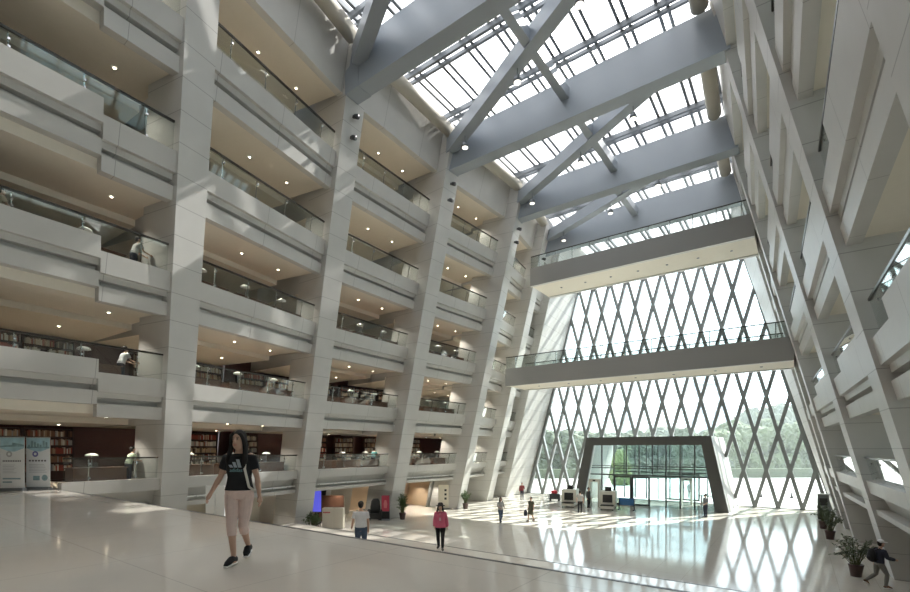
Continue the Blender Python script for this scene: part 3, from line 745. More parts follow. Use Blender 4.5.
# planter, screen, white cabinet, wood partition
def plant(loc, h, w, seed, label, group=None, box=None, potm='potm', kind='potted_plant', leaf='leaf'):
    rn = random.Random(seed); t = thing(kind, label, 'plant', loc, 0, group)
    if box:
        mb = MB(); mb.box(-box[0], box[0], -box[1], box[1], 0, box[2]); mb.build('planter_box', M['planter'], t); z0 = box[2]; sx, sy = box[0], box[1]
    else:
        mb = MB(); mb.lathe((0, 0, 0), [(.17, 0), (.2, .2), (.24, .42), (.25, .44), (.25, .48), (.21, .48), (.2, .44)], 18); mb.build('pot', M[potm], t, True); z0 = .45; sx = sy = .1
    mb = MB(); lf = MB()
    for q in range(26 if not box else 30):
        a = rn.uniform(0, 6.28); r = w * math.sqrt(rn.uniform(.02, 1)); hh = z0 + (h - z0) * rn.uniform(.35, 1) * (1 - .35 * (r / w) ** 2)
        p0 = Vector((rn.uniform(-sx, sx), rn.uniform(-sy, sy), z0 - .05)); p2 = Vector((math.cos(a) * r, math.sin(a) * r, hh)) + Vector((p0.x, p0.y, 0)) * (1 if box else 0); p1 = (p0 + p2) / 2 + Vector((0, 0, .12 * h))
        mb.tube([p0, p0.lerp(p1, .6), p1, p2], [.013, .011, .009, .004], 5)
        for k in range(24):
            f = rn.uniform(.3, 1); c = p0.lerp(p1, f * 2) if f < .5 else p1.lerp(p2, f * 2 - 1)
            d = Vector((rn.uniform(-1, 1), rn.uniform(-1, 1), rn.uniform(-.5, .7))).normalized(); sd = d.cross(Vector((rn.uniform(-.3, .3), rn.uniform(-.3, .3), 1))).normalized()
            L_ = rn.uniform(.10, .19); W_ = L_ * .2
            up = sd.cross(d) * .02
            lf.face([c, c + d * L_ * .45 + sd * W_ + up, c + d * L_, c + d * L_ * .45 - sd * W_ + up])
    mb.build('stems', M['stem'], t); lf.build('leaves', M[leaf], t); return t
M['potm'] = mat('plant_pot', (.07, .04, .035), .5); M['planter'] = mat('planter_terracotta', (.3, .14, .08), .7)
M['stem'] = mat('plant_stem', (.09, .11, .04), .8); M['leaf'] = mat('plant_leaf', (.075, .13, .04), .5, noise=.4, scale=3); M['leafp'] = mat('plant_leaf_grey', (.12, .15, .09), .5, noise=.4, scale=3)
plant(uv(313.5, 27.6), 1.35, .3, 5, 'leafy green planter beside the white cabinet at the second left pillar', None, (.42, .2, .45), kind='planter')
t = card('display_screen', 'blue lit display screen on a stand behind the green planter', 'screen', 315.5, 31.5, .7, 2.3)
mb = MB(); mb.box(-.42, .42, -.04, .04, .75, 2.3); b = mb.build('housing', M['black'], t)
M['bluescreen'] = mat('blue_screen', (.06, .06, .5), .3, emit=.55, ecol=(.12, .13, .8))
mb = MB(); mb.box(-.39, .39, -.046, -.041, .8, 2.25); mb.build('screen', M['bluescreen'], b)
mb = MB(); mb.box(-.05, .05, -.03, .03, .04, .75); mb.box(-.3, .3, -.2, .2, 0, .04); mb.build('stand', M['black'], t)
t = card('cabinet', 'white two panel cabinet with small red lettering in the lobby behind the white shirted man', 'cabinet', 332.6, 29.5, 1.3, 1.28)
for x in (-.325, .325):
    mb = MB(); mb.box(x - .32, x + .32, -.02, .0, .04, 1.28); p = mb.build('door', M['creamwhite'] if 'creamwhite' in M else M.setdefault('creamwhite', mat('cream_white_panel', (.72, .67, .56), .5)), t)
    if x < 0:
        mb = MB()
        for q in range(5): mb.box(x - .26 + q * .09, x - .19 + q * .09, -.024, -.0205, .98 - (q % 2) * .01, 1.06)
        mb.build('red_lettering', M['red'], p)
mb = MB(); mb.box(-.65, .65, .001, .5, .0, 1.28); mb.build('body', M['creamwhite'], t)
t = card('wood_partition', 'brown wooden partition standing behind the white cabinet', 'partition', 331.5, 32.2, 1.7, 1.8)
mb = MB(); mb.box(-.85, .85, -.04, .04, .06, 1.82); mb.build('panel', M['wood'], t)
for x in (-.7, .7):
    mb = MB(); mb.box(x - .05, x + .05, -.25, .25, 0, .06); mb.build('foot', M['darkmetal'], t)
F = LB[2]
d = struct(flat(F, 4.6, 5.3, -3.59, -3.52, 0, 2.1).build('door_1', M['black']))
flat(F, 5.3, 5.75, -3.58, -3.5, .02, 2.1).build('door_leaf', M['white'], d); flat(F, 5.36, 5.4, -3.5, -3.44, 1.0, 1.12).build('door_handle', M['chrome'], d)
t = card('armchair', 'black high backed armchair beside the red sign stand', 'armchair', 374.5, 33.0, .9, 1.4)
mb = MB(); mb.box(-.4, .4, -.35, .35, .12, .48); mb.build('seat', M['black'], t)
mb = MB(); mb.tube([(0, .28, .4), (0, .36, .9), (0, .42, 1.3), (0, .44, 1.48)], [(.36, .12), (.36, .13), (.3, .13), (.2, .1)], 14); mb.build('backrest', M['black'], t, True)
for x in (-.45, .45):
    mb = MB(); mb.tube([(x, -.35, .62), (x, .35, .66)], [.09, .1], 12); mb.box(x - .08, x + .08, -.35, .35, .05, .62); mb.build('armrest', M['black'], t)
for x in (-.3, .3):
    mb = MB(); mb.tube([(x, 0, 0), (x, 0, .12)], .05, 10); mb.build('foot', M['darkmetal'], t)
t = card('sign_stand', 'red poster stand with dark foot beside the third left pillar', 'sign', 385.5, 33.1, .62, 1.78)
mb = MB(); mb.box(-.31, .31, -.03, .03, .04, 1.78); b = mb.build('frame', M['steel'], t)
mb = MB(); mb.box(-.27, .27, -.036, -.031, .62, 1.72); p = mb.build('poster', M['redposter'] if 'redposter' in M else M.setdefault('redposter', mat('red_poster', (.5, .04, .08), .4)), b)
mb = MB(); mb.tube([(0, -.038, .85), (0, -.038, 1.15), (0, -.038, 1.4)], [(.1, .003), (.13, .003), (.06, .003)], 12); mb.build('poster_figure', M['pinkprint'] if 'pinkprint' in M else M.setdefault('pinkprint', mat('pink_print', (.65, .2, .22), .5)), p)
mb = MB(); mb.box(-.27, .27, -.036, -.031, .1, .6); mb.build('lower_panel', M['black'], b)
mb = MB(); mb.box(-.34, .34, -.25, .25, 0, .04); mb.build('base', M['steel'], t)
t = card('signboard', 'beige signboard with dark marks standing before the fourth left pillar', 'sign', 443.5, 39.4, .87, 2.0)
mb = MB(); mb.box(-.43, .43, -.05, .05, .06, 2.0); b = mb.build('panel', M['creamwhite'], t)
mb = MB()
for z in (1.55, 1.2, .85):
    mb.lathe((.17, -.056, z), [(.001, -.1), (.07, -.07), (.1, 0), (.07, .07), (.001, .1)], 8) if False else mb.box(.08, .26, -.056, -.051, z - .09, z + .09)
mb.build('printed_marks', M['black'], b)
mb = MB(); mb.box(-.45, .45, -.22, .22, 0, .06); mb.build('base', M['steel'], t)
plant(uv(402.5, 33.4), 2.0, .42, 8, 'slender potted plant at the foot of the third left pillar', 'tall plants by the left pillars', leaf='leaf')
plant(uv(465.5, 39.3), 1.85, .55, 9, 'bushy potted plant at the foot of the fourth left pillar', 'tall plants by the left pillars', leaf='leaf')
plant((1.85, 24.2, 0), 1.85, .75, 14, 'large potted bush next to the man in the white cap', 'potted bushes along the right wall', leaf='leafp')
plant((1.45, 33.3, 0), 1.75, .6, 15, 'potted bush by the third right pillar, middle one of the row', 'potted bushes along the right wall', leaf='leafp')
plant((1.3, 37.5, 0), 1.8, .6, 16, 'farthest potted bush of the right row, in front of the dark kiosk', 'potted bushes along the right wall', leaf='leafp')
t = thing('kiosk', 'dark grey kiosk cabinet with pale side at the right end of the lattice window', 'kiosk', (1.45, 42.6, 0))
mb = MB(); mb.box(-.3, .35, -.25, .25, .05, 1.75); b = mb.build('body', M['lattice'], t)
mb = MB(); mb.box(-.33, .38, -.28, .28, 1.75, 1.82); mb.build('top', M['white'], t)
mb = MB(); mb.box(-.325, -.3, -.26, .26, .05, 1.75); mb.build('side_panel', M['white'], t)
mb = MB(); mb.box(-.26, .31, -.2, .2, 0, .05); mb.build('plinth', M['black'], t)
mb = MB(); mb.box(-.2, .25, -.258, -.251, 1.0, 1.5); mb.build('screen', M['black'], b)

# ------------------------------------------------------------------ exhibition banners on the platform
M['paper'] = mat('banner_vinyl', (.74, .76, .77), .4); M['aqua'] = mat('banner_sky', (.38, .58, .66), .4, noise=.35, scale=5)
M['ink'] = mat('banner_ink', (.07, .07, .09), .5); M['hull'] = mat('banner_picture', (.22, .34, .38), .4, noise=.6, scale=8); M['indigo'] = mat('banner_emblem', (.16, .16, .42), .5); M['palegrey'] = mat('banner_text', (.42, .43, .45), .5)
def banner(u, d, label, second):
    t = thing('exhibition_banner', label, 'banner', uv(u, d, 3.53), RC, 'banners on the platform')
    mb = MB(); mb.box(-.43, .43, -.006, .006, .1, 1.88); p = mb.build('sheet', M['paper'], t)
    y = -.0075
    mb = MB(); mb.face([(-.42, y, 1.87), (-.42, y, 1.5), (-.1, y, 1.36), (.1, y, 1.36), (.42, y, 1.5), (.42, y, 1.87)][::-1] if False else [(-.42, y, 1.5), (-.1, y, 1.38), (.1, y, 1.38), (.42, y, 1.5), (.42, y, 1.87), (-.42, y, 1.87)]); mb.build('picture', M['aqua'], p)
    mb = MB()
    if second:
        for q in range(7): mb.box(-.36 + q * .105, -.29 + q * .105, y - .003, y - .001, 1.55, 1.62 + .05 * (q * 3 % 4))
        mb.box(-.4, .4, y - .003, y - .001, 1.5, 1.55)
    else:
        mb.face([(-.42, y - .002, 1.54), (.42, y - .002, 1.56), (.42, y - .002, 1.62), (0, y - .002, 1.7), (0, y - .002, 1.62), (-.42, y - .002, 1.58)])
    mb.build('picture_detail', M['hull'], p)
    mb = MB(); mb.tube([(-.1, y - .002, 1.29), (-.1, y - .005, 1.29)], .105, 20); mb.build('emblem', M['indigo'] if second else M['palegrey'], p)
    mb = MB(); mb.tube([(-.1, y - .006, 1.29), (-.1, y - .007, 1.29)], .05, 16); mb.build('emblem_centre', M['paper'], p)
    mb = MB(); rn = random.Random(4 + second)
    n = 6 if second else 11
    for q in range(n):
        w_ = .66 / n; x = -.33 + q * w_; mb.box(x, x + w_ * .62, y - .003, y - .001, 1.02, 1.075); 
    mb.build('title_lettering', M['ink'], p)
    mb = MB()
    for q in range(6):
        z = .9 - q * .055; mb.box(-.33, -.33 + .66 * rn.uniform(.55, 1), y - .003, y - .001, z, z + .014)
    mb.build('text_lines', M['palegrey'], p)
    mb = MB()
    if second: mb.box(-.18, .06, y - .003, y - .001, .34, .5); mb.lathe((.27, y + .002, .44), [(.001, -.12), (.09, -.05), (.12, .03), (.1, .1)], 14) if False else mb.tube([(.24, y - .001, .43), (.24, y - .003, .43)], .11, 16)
    else:
        for q in range(2): mb.box(-.33, .0 + .3 * q, y - .003, y - .001, .28 + q * .12, .33 + q * .12)
    mb.build('printed_logo', M['hull'], p)
    mb = MB(); mb.box(-.45, .45, -.09, .09, 0, .1); mb.build('cassette_base', M['steel'], t)
    mb = MB(); mb.box(-.44, .44, -.012, .012, 1.88, 1.91); mb.build('top_bar', M['chrome'], t)
    mb = MB(); mb.tube([(0, .03, .1), (0, .03, 1.88)], .012, 8); mb.build('pole', M['chrome'], t)
banner(12.3, 16.55, 'left one of two white exhibition banners, cut by the photo edge, with long title', 0)
banner(38.3, 17.0, 'right one of two white exhibition banners, with blue round emblem and short title', 1)
F = LB[0]
t = thing('air_grille', 'long white framed air grille in the lowest fascia, near the left photo edge', 'grille', F(10.2, .02, lev(1) - 1.3))
O = t.location.copy()
def lx(s, n, z): return Vector(F(s, n, z)) - O
mb = MB(); mb.hexa([lx(4, -.1, lev(1) - .98), lx(4, .03, lev(1) - .98), lx(11.4, .03, lev(1) - .98), lx(11.4, -.1, lev(1) - .98), lx(4, -.1, lev(1) - .74), lx(4, .03, lev(1) - .74), lx(11.4, .03, lev(1) - .74), lx(11.4, -.1, lev(1) - .74)]); b = mb.build('frame', M['white'], t)
mb = MB(); mb.hexa([lx(4.1, .0, lev(1) - .93), lx(4.1, .04, lev(1) - .93), lx(11.3, .04, lev(1) - .93), lx(11.3, .0, lev(1) - .93), lx(4.1, 0, lev(1) - .79), lx(4.1, .04, lev(1) - .79), lx(11.3, .04, lev(1) - .79), lx(11.3, 0, lev(1) - .79)]); mb.build('slot', M['black'], t)
# ------------------------------------------------------------------ people
def skincol(n, c): return mat(n, c, .55, noise=.04)
M['skin'] = skincol('skin', (.54, .34, .25)); M['skin2'] = skincol('skin_tanned', (.42, .25, .17))
M['hair'] = mat('black_hair', (.012, .009, .008), .8, noise=.3, scale=30)
M['eye'] = mat('eye_dark', (.02, .015, .012), .3); M['lips'] = mat('lips', (.42, .14, .12), .5)
FAB = {}
def fab(n, c, r=.85):
    if n not in FAB: FAB[n] = mat(n, c, r, noise=.08, scale=18)
    return FAB[n]
def remesh(mb, name, m, parent, vox, smooth=2):
    me = mb.data(name, m); o = bpy.data.objects.new(name, me); COL.objects.link(o)
    md = o.modifiers.new('r', 'REMESH'); md.mode = 'VOXEL'; md.voxel_size = vox; md.use_smooth_shade = True
    if smooth: sm = o.modifiers.new('s', 'SMOOTH'); sm.iterations = smooth; sm.factor = .5
    dg = bpy.context.evaluated_depsgraph_get(); new = bpy.data.meshes.new_from_object(o.evaluated_get(dg))
    o.modifiers.clear(); o.data = new; new.name = name
    if not new.materials: new.materials.append(m)
    bpy.data.meshes.remove(me); o.parent = parent; return o
def lerp(a, b, f): return Vector(a).lerp(Vector(b), f)
def person(label, loc, yaw, h, P, skin='skin', vox=.011, group=None):
    """figure 1.70 tall facing -Y; P gives joints, clothes and hair"""
    k = h / 1.70; t = thing('person', label, 'person', loc, yaw, group); t.scale = (k, k, k)
    g = P.get
    fem = g('fem', False); sw = .138 if fem else .168; hw = .095 if fem else .088
    bend = Vector(g('bend', (0, 0, 0)))                        # shift of the shoulders
    pel = Vector(g('pelvis', (0, 0, .93)))
    sh = pel + Vector((0, .01, .47)) + bend; hd = sh + Vector((0, -.025, .195)) + Vector(g('head', (0, 0, 0)))
    def J(n, d): return Vector(g(n, d))
    shL = sh + Vector((sw, .0, -.02)); shR = sh + Vector((-sw, .0, -.02))
    elL = shL + J('elL', (.06, .03, -.28)); elR = shR + J('elR', (-.06, .03, -.28))
    wrL = elL + J('wrL', (.01, -.06, -.24)); wrR = elR + J('wrR', (-.01, -.06, -.24))
    hpL = pel + Vector((hw, 0, -.05)); hpR = pel + Vector((-hw, 0, -.05))
    knL = J('knL', (.10, -.02, .49)); knR = J('knR', (-.10, -.02, .49))
    anL = J('anL', (.10, .02, .08)); anR = J('anR', (-.10, .02, .08))
    tL = J('toeL', (.03, -.17, -.05)); tR = J('toeR', (-.03, -.17, -.05))
    w1 = .128 if fem else .14
    tors = [(pel + Vector((0, 0, -.11)), (.11, .085)), (pel + Vector((0, 0, -.03)), (.165 if fem else .158, .112)), (lerp(pel, sh, .2), (.142 if fem else .15, .1)), (lerp(pel, sh, .38), (w1, .092)),
            (lerp(pel, sh, .62), (.145 if fem else .16, .105)), (lerp(pel, sh, .82), (.165 if fem else .185, .1)), (lerp(pel, sh, .97), (.13 if fem else .15, .075)), (lerp(pel, sh, 1.06), (.06, .055))]
    sc_ = g('fat', 1.0); tors = [(p, (a * sc_, b * sc_)) for p, (a, b) in tors]
    def armpts(s, e, w): return [s, lerp(s, e, .35), lerp(s, e, .8), e, lerp(e, w, .3), lerp(e, w, .7), w]
    def legpts(a, b, c): return [a, lerp(a, b, .35), lerp(a, b, .75), b, lerp(b, c, .28), lerp(b, c, .65), c]
    ar = [.05, .046, .038, .035, .037, .03, .024]; lk = g('legs', 1.0); lr = [r * lk for r in (.088, .084, .064, .055, .056, .045, .034)]
    mb = MB()
    mb.tube([p for p, _ in tors], [r for _, r in tors], 18)
    mb.tube([lerp(sh, hd, -.1), lerp(sh, hd, .35), lerp(sh, hd, .75)], [.062, .05, .05], 12)
    ht = Vector(g('look', (0, -1, 0))).normalized(); hs = Vector((-ht.y, ht.x, 0)).normalized()
    mb.ball(hd + Vector((0, .012, .02)), (.078, .094, .105), 16, 12); mb.ball(hd + ht * .03 + Vector((0, 0, -.05)), (.06, .062, .075), 14, 9)
    mb.tube([hd + ht * .085 + Vector((0, 0, .03)), hd + ht * .108 + Vector((0, 0, -.005)), hd + ht * .092 + Vector((0, 0, -.022))], [.009, .016, .012], 8)
    for s in (-1, 1): mb.ball(hd + hs * (.079 * s) - ht * .0 + Vector((0, 0, -.005)), (.012, .02, .032), 8, 6)
    for s, e, w in ((shL, elL, wrL), (shR, elR, wrR)):
        mb.ball(s, .052, 10, 7); mb.tube(armpts(s, e, w), ar, 12)
        d = (w - e).normalized(); side = Vector((-d.y, d.x, 0)); side = Vector((0, -1, 0)) if side.length < .3 else side
        side = (Vector((0, -1, 0)) - d * d.dot(Vector((0, -1, 0)))).normalized(); nrm = d.cross(side)
        pm = w + d * .045; mb.tube([w - d * .01, w + d * .03, w + d * .075, w + d * .09], [(.018, .024), (.016, .036), (.014, .038), (.01, .03)] if abs(side.x) > .7 else [(.024, .018), (.03, .02), (.03, .02), (.025, .014)], 10)
        inw = nrm if nrm.dot(Vector((0 - w.x, 0, 0))) > 0 else -nrm
        for q, L_ in enumerate((.062, .074, .07, .055)):
            b0 = w + d * .082 + side * (.027 - .018 * q); b1 = b0 + d * L_ * .5 + inw * .006; b2 = b1 + d * L_ * .4 + inw * .022
            mb.tube([b0 - d * .02, b0, b1, b2], [.0085, .009, .0085, .0065], 7)
        b0 = w + d * .03 + side * .03; mb.tube([b0 - side * .015, b0 + d * .03 + side * .015 + inw * .01, b0 + d * .06 + side * .014 + inw * .02], [.012, .0105, .008], 7)
    for a, b, c in ((hpL, knL, anL), (hpR, knR, anR)): mb.ball(a, .088, 10, 7); mb.tube(legpts(a, b, c), lr, 14)
    for a, d in ((anL, tL), (anR, tR)):
        mb.tube([a + Vector((0, .05, -.03)), a + Vector((0, 0, -.035)), a + d * .6, a + d], [(.03, .03), (.036, .034), (.04, .026), (.03, .018)], 10)
    body = remesh(mb, 'body', M[skin], t, vox)
    # face
    if g('face', True):
        for s in (-1, 1):
            e = MB(); e.ball(hd + ht * .086 + hs * (.031 * s) + Vector((0, 0, .022)), (.013, .009, .007), 8, 6); e.build('eye', M['eye'], t, True)
            e = MB(); e.bar(hd + ht * .091 + hs * (.017 * s) + Vector((0, 0, .043)), hd + ht * .082 + hs * (.048 * s) + Vector((0, 0, .042)), .008, .006); e.build('eyebrow', M['hair'], t)
        e = MB(); e.tube([hd + ht * .086 - hs * .024 + Vector((0, 0, -.054)), hd + ht * .094 + Vector((0, 0, -.056)), hd + ht * .086 + hs * .024 + Vector((0, 0, -.054))], [.004, .008, .004], 7); e.build('mouth', M['lips'], t, True)
    # hair
    hc = g('hair', 'short')
    if hc:
        m = MB(); back = -ht
        m.ball(hd + back * .026 + Vector((0, 0, .045)), (.087, .098, .088), 18, 12)
        if hc == 'short': m.ball(hd + back * .04 + Vector((0, 0, -.01)), (.078, .07, .08), 14, 9)
        else:
            L_ = {'long': .3, 'bob': .1}[hc]; kw = .82
            m.tube([hd + back * .03 + Vector((0, 0, .06)), hd + back * .055 + Vector((0, 0, -.05)), hd + back * .075 + Vector((0, 0, -.05 - L_ * .5)), hd + back * .07 + Vector((0, 0, -.05 - L_))], [(.075, .07), (.088, .065), (.098, .055), (.07, .035)], 16)
            for s in (-1, 1):
                m.tube([hd + hs * (.045 * s) + ht * .045 + Vector((0, 0, .1)), hd + hs * (.083 * s) + ht * .035 + Vector((0, 0, .02)), hd + hs * (.095 * s) + ht * .01 + Vector((0, 0, -.09)), hd + hs * (.115 * s) + ht * .055 + Vector((0, 0, -.1 - L_ * .5)), hd + hs * (.1 * s) + ht * .07 + Vector((0, 0, -.08 - L_))], [.02, .026, .031, .034, .016], 12)
        remesh(m, 'hair', M['hair'], t, max(vox, .008), 1)
    # clothes
    top = g('top')
    if top:
        m = MB(); e_ = top.get('loose', .014); lo = top.get('low', -.02)
        body_pts = [(p, (a + e_, b + e_)) for p, (a, b) in tors[1:7]]
        hem = pel + Vector((0, 0, lo)); body_pts[0] = (hem, (body_pts[0][1][0] + top.get('flare', 0), body_pts[0][1][1] + top.get('flare', 0)))
        if lo > .09: body_pts.pop(1)
        m.tube([p for p, _ in body_pts], [r for _, r in body_pts], 20)
        m.tube([lerp(pel, sh, .86), lerp(pel, sh, .97), lerp(pel, sh, 1.04)], [(.18 * sc_ + e_, .1), (.15 * sc_ + e_, .082), (.075, .066)], 14)
        sl = top.get('sleeve', .5)
        for s, e, w in ((shL, elL, wrL), (shR, elR, wrR)):
            q = armpts(s, e, w); n = 3 if sl < .6 else 4 if sl < 1.2 else 7
            pts = q[:n]; rr = [r + e_ * .9 + .006 for r in ar[:n]]
            if sl < .6: pts[-1] = lerp(s, e, sl + .12); rr[-1] += .008
            m.ball(s + Vector((0, 0, -.012)), .05 + e_ * .5, 10, 7); m.tube(pts, rr, 12)
        o = remesh(m, top.get('name', 'shirt'), top['m'], t, vox, 1)
        if top.get('print'):
            y = 0
            m = MB()
            c = lerp(pel, sh, .66); yy = c.y - (.105 + e_) * sc_ - .004
            for q, (x0, w_, hh) in enumerate(((-.075, .04, .035), (-.025, .04, .07), (.025, .04, .105))):
                m.hexa([(x0, yy + .004, c.z), (x0 + w_, yy + .004, c.z), (x0 + w_, yy + .02, c.z), (x0, yy + .02, c.z), (x0 - .035 - hh * .1 + .02, yy + .0, c.z + hh), (x0 - .0 - hh * .1 + .02, yy + .0, c.z + hh), (x0 - hh * .1 + .02, yy + .018, c.z + hh), (x0 - .035 - hh * .1 + .02, yy + .018, c.z + hh)])
            m.build('chest_emblem', fab('emblem_grey', (.34, .38, .43)), o)
            cu = bpy.data.curves.new('chest_lettering', 'FONT'); cu.body = 'adidas'; cu.size = .065; cu.align_x = 'CENTER'; cu.extrude = .004
            to = bpy.data.objects.new('x', cu); COL.objects.link(to)
            me = bpy.data.meshes.new_from_object(to.evaluated_get(bpy.context.evaluated_depsgraph_get())); bpy.data.objects.remove(to)
            to = bpy.data.objects.new('chest_lettering', me); COL.objects.link(to); me.materials.append(fab('lettering_teal', (.16, .30, .32)))
            to.parent = o; to.rotation_euler = (math.radians(90), 0, 0); to.location = (c.x, yy + .003, c.z - .055)
    bt = g('bottom')
    if bt:
        m = MB(); e_ = bt.get('loose', .012); ln = bt.get('len', 7)
        m.tube([pel + Vector((0, 0, .09)), pel + Vector((0, 0, 0)), pel + Vector((0, 0, -.1))], [(.145 * sc_ + e_, .1 * sc_ + e_), (.168 * sc_ + e_, .114 * sc_ + e_), (.13 * sc_ + e_, .095 * sc_ + e_)], 18)
        if bt.get('skirt'):
            lo_ = lerp(knL, knR, .5); m.tube([pel, lerp(pel, lo_, .5), lo_], [(.17, .12), (.2, .17), (.22, .2)], 18)
        else:
            for a, b, c in ((hpL, knL, anL), (hpR, knR, anR)):
                q = legpts(a, b, c)[:ln]; m.ball(a, .09 * lk + e_, 10, 7); m.tube(q, [r + e_ + (.004 * i if bt.get('wide') else 0) for i, r in enumerate(lr[:ln])], 14)
        remesh(m, bt.get('name', 'trousers'), bt['m'], t, vox, 1)
    sh_ = g('shoe', fab('dark_shoe', (.02, .02, .02), .5))
    for a, d in ((anL, tL), (anR, tR)):
        m = MB(); z0 = -.052
        m.tube([a + Vector((0, .062, -.03)), a + Vector((0, .03, -.018)), a + d * .35 + Vector((0, 0, .012)), a + d * .75 + Vector((0, 0, .004)), a + d * 1.1 + Vector((0, 0, .0))], [(.03, .035), (.043, .046), (.045, .042), (.048, .032), (.028, .018)], 14)
        o = remesh(m, 'shoe', sh_, t, max(vox * .7, .006), 1)
        m = MB(); m.tube([a + Vector((0, .07, -.062)), a + Vector((0, .03, -.064)), a + d * .5 + Vector((0, 0, -.036)), a + d + Vector((0, 0, -.018)), a + d * 1.14 + Vector((0, 0, -.014))], [(.026, .012), (.042, .013), (.045, .013), (.046, .013), (.022, .012)], 12); m.build('sole', g('sole', M['white']), o)
    ex = g('extra')
    if ex: ex(t, dict(hd=hd, ht=ht, hs=hs, sh=sh, pel=pel, shL=shL, shR=shR, wrL=wrL, wrR=wrR, elL=elL, elR=elR))
    return t
def tocam(x, y, turn=0): return math.atan2(-x, y) + math.radians(turn)     # body faces the camera, plus a turn to its left
def at_uv(u, d, z): return uv(u, d, z)
def hat(colr, brim=.16, name='sun_hat', cap=False, band=None):
    def f(t, j):
        m = MB(); c = j['hd'] + Vector((0, .01, .055))
        if cap:
            m.lathe(c, [(.1, -.01), (.1, .03), (.085, .075), (.04, .105), (.005, .11)], 18); o = m.build(name, colr, t, True)
            b = MB(); q = c + j['ht'] * .13; b.tube([q - j['hs'] * .06 + Vector((0, 0, .0)), q + j['ht'] * .02, q + j['hs'] * .06], [(.012, .05), (.012, .07), (.012, .05)], 10) if False else b.ball(q, (.075, .085, .014), 12, 7); b.build('peak', colr, o, True)
        else:
            m.lathe(c, [(brim, -.012), (brim, 0), (.1, .012), (.098, .06), (.07, .1), (.005, .105)], 20); m.build(name, colr, t, True)
    return f
blk = fab('black_cotton', (.012, .012, .014)); jeans = fab('blue_denim', (.07, .10, .16)); whitef = fab('white_cotton', (.70, .70, .72)); pinkj = fab('pink_jacket', (.56, .115, .19))
shortf = fab('pale_pink_shorts', (.70, .54, .49)); olive = fab('olive_dress', (.085, .085, .055)); greyf = fab('grey_shirt', (.38, .38, .37)); navy = fab('navy_cloth', (.025, .03, .05)); khaki = fab('grey_trousers', (.17, .165, .15))
# 1 foreground woman
p = uv(239.5, 6.12, 3.53)
def woman_extra(t, j):
    m = MB(); pts = [j['shL'] + Vector((-.035, -.075, .055)), lerp(j['shL'], j['pel'], .35) + Vector((.02, -.13, 0)), j['pel'] + Vector((.16, -.115, .06)), j['pel'] + Vector((.2, -.02, .0))]
    for a, b in zip(pts, pts[1:]): m.bar(a, b, .03, .008, (0, 1, 0))
    m.build('shoulder_strap', fab('pale_strap', (.62, .6, .55)), t)
person('woman with long dark hair, black T-shirt and pale pink shorts walking across the platform', p, tocam(p[0], p[1], -20), 1.69,
       dict(fem=True, hair='long', legs=.87, look=(-.16, -1, -.1), head=(0, -.012, 0), elL=(.085, .0, -.275), wrL=(.05, -.07, -.235), elR=(-.115, .03, -.26), wrR=(-.115, -.02, -.215),
            knR=(-.045, -.15, .49), anR=(-.015, -.15, .085), toeR=(-.03, -.165, -.05), knL=(.06, -.04, .475), anL=(.045, .2, .165), toeL=(.02, -.15, -.085),
            top=dict(m=blk, low=.01, sleeve=.5, loose=.02, name='t_shirt', print=True), bottom=dict(m=shortf, len=5, loose=.014, name='shorts'), shoe=blk, extra=woman_extra), vox=.0075)
# the bag on her far side hangs from the strap
# 2 man in white seen from behind
p = uv(361, 15.3, 1.45)
person('dark haired man in a white T-shirt and jeans seen from behind, standing below the platform', p, tocam(p[0], p[1], 172), 1.84,
       dict(hair='short', face=False, elR=(-.05, .0, -.28), wrR=(-.0, -.03, -.25), elL=(.07, .0, -.27), wrL=(.05, -.14, -.17), fat=1.06, top=dict(m=whitef, low=.0, sleeve=.55, loose=.018, name='t_shirt'), bottom=dict(m=jeans), shoe=blk))
# 3 woman in pink
def pink_extra(t, j):
    hat(fab('dark_hat', (.03, .025, .025)), .17)(t, j)
    m = MB(); a = lerp(j['pel'], j['sh'], .9) + Vector((0, -.118, 0)); b = lerp(j['pel'], j['sh'], .35) + Vector((0, -.137, 0)); m.bar(a, b, .07, .014, (0, 1, 0)); m.build('blouse', fab('pale_pink_blouse', (.62, .40, .42)), t)
p = (-10.15, 13.05, 1.45)
person('woman in a pink jacket, black trousers and dark sun hat walking towards the stairs', p, tocam(p[0], p[1], -6), 1.62,
       dict(fem=True, hair='bob', fat=1.04, elL=(.08, .02, -.27), wrL=(.03, -.05, -.24), elR=(-.07, .0, -.27), wrR=(.0, -.09, -.22), knR=(-.09, .02, .48), anR=(-.08, .14, .12), knL=(.09, -.09, .49), anL=(.085, -.1, .085),
            top=dict(m=pinkj, low=-.09, sleeve=2, loose=.03, flare=.03, name='jacket'), bottom=dict(m=blk), extra=pink_extra))
# 4..8 people in the hall
p = uv(500.5, 31.8, 0)
person('person in pale shirt and blue jeans walking on the sunlit stripes beside the dress wearer', p, tocam(p[0], p[1], 30), 1.70,
       dict(hair='bob', elL=(.05, -.05, -.27), wrL=(-.06, -.2, -.06), elR=(-.05, -.05, -.27), wrR=(.06, -.2, -.06), knR=(-.09, -.1, .49), anR=(-.09, -.12, .085), anL=(.09, .16, .11), top=dict(m=greyf, low=-.05, sleeve=1, loose=.025), bottom=dict(m=jeans)))
p = uv(531, 32.4, 0)
pd = person('person in a dark olive dress walking with a long bag on the sunlit stripes', p, tocam(p[0], p[1], -35), 1.69,
       dict(fem=True, hair='short', elR=(-.08, .04, -.26), wrR=(-.06, -.02, -.24), knR=(-.1, -.14, .49), anR=(-.1, -.2, .085), anL=(.1, .2, .12), top=dict(m=olive, low=-.1, sleeve=.5, loose=.035, flare=.04, name='dress_top'), bottom=dict(m=olive, skirt=True, name='dress_skirt')))
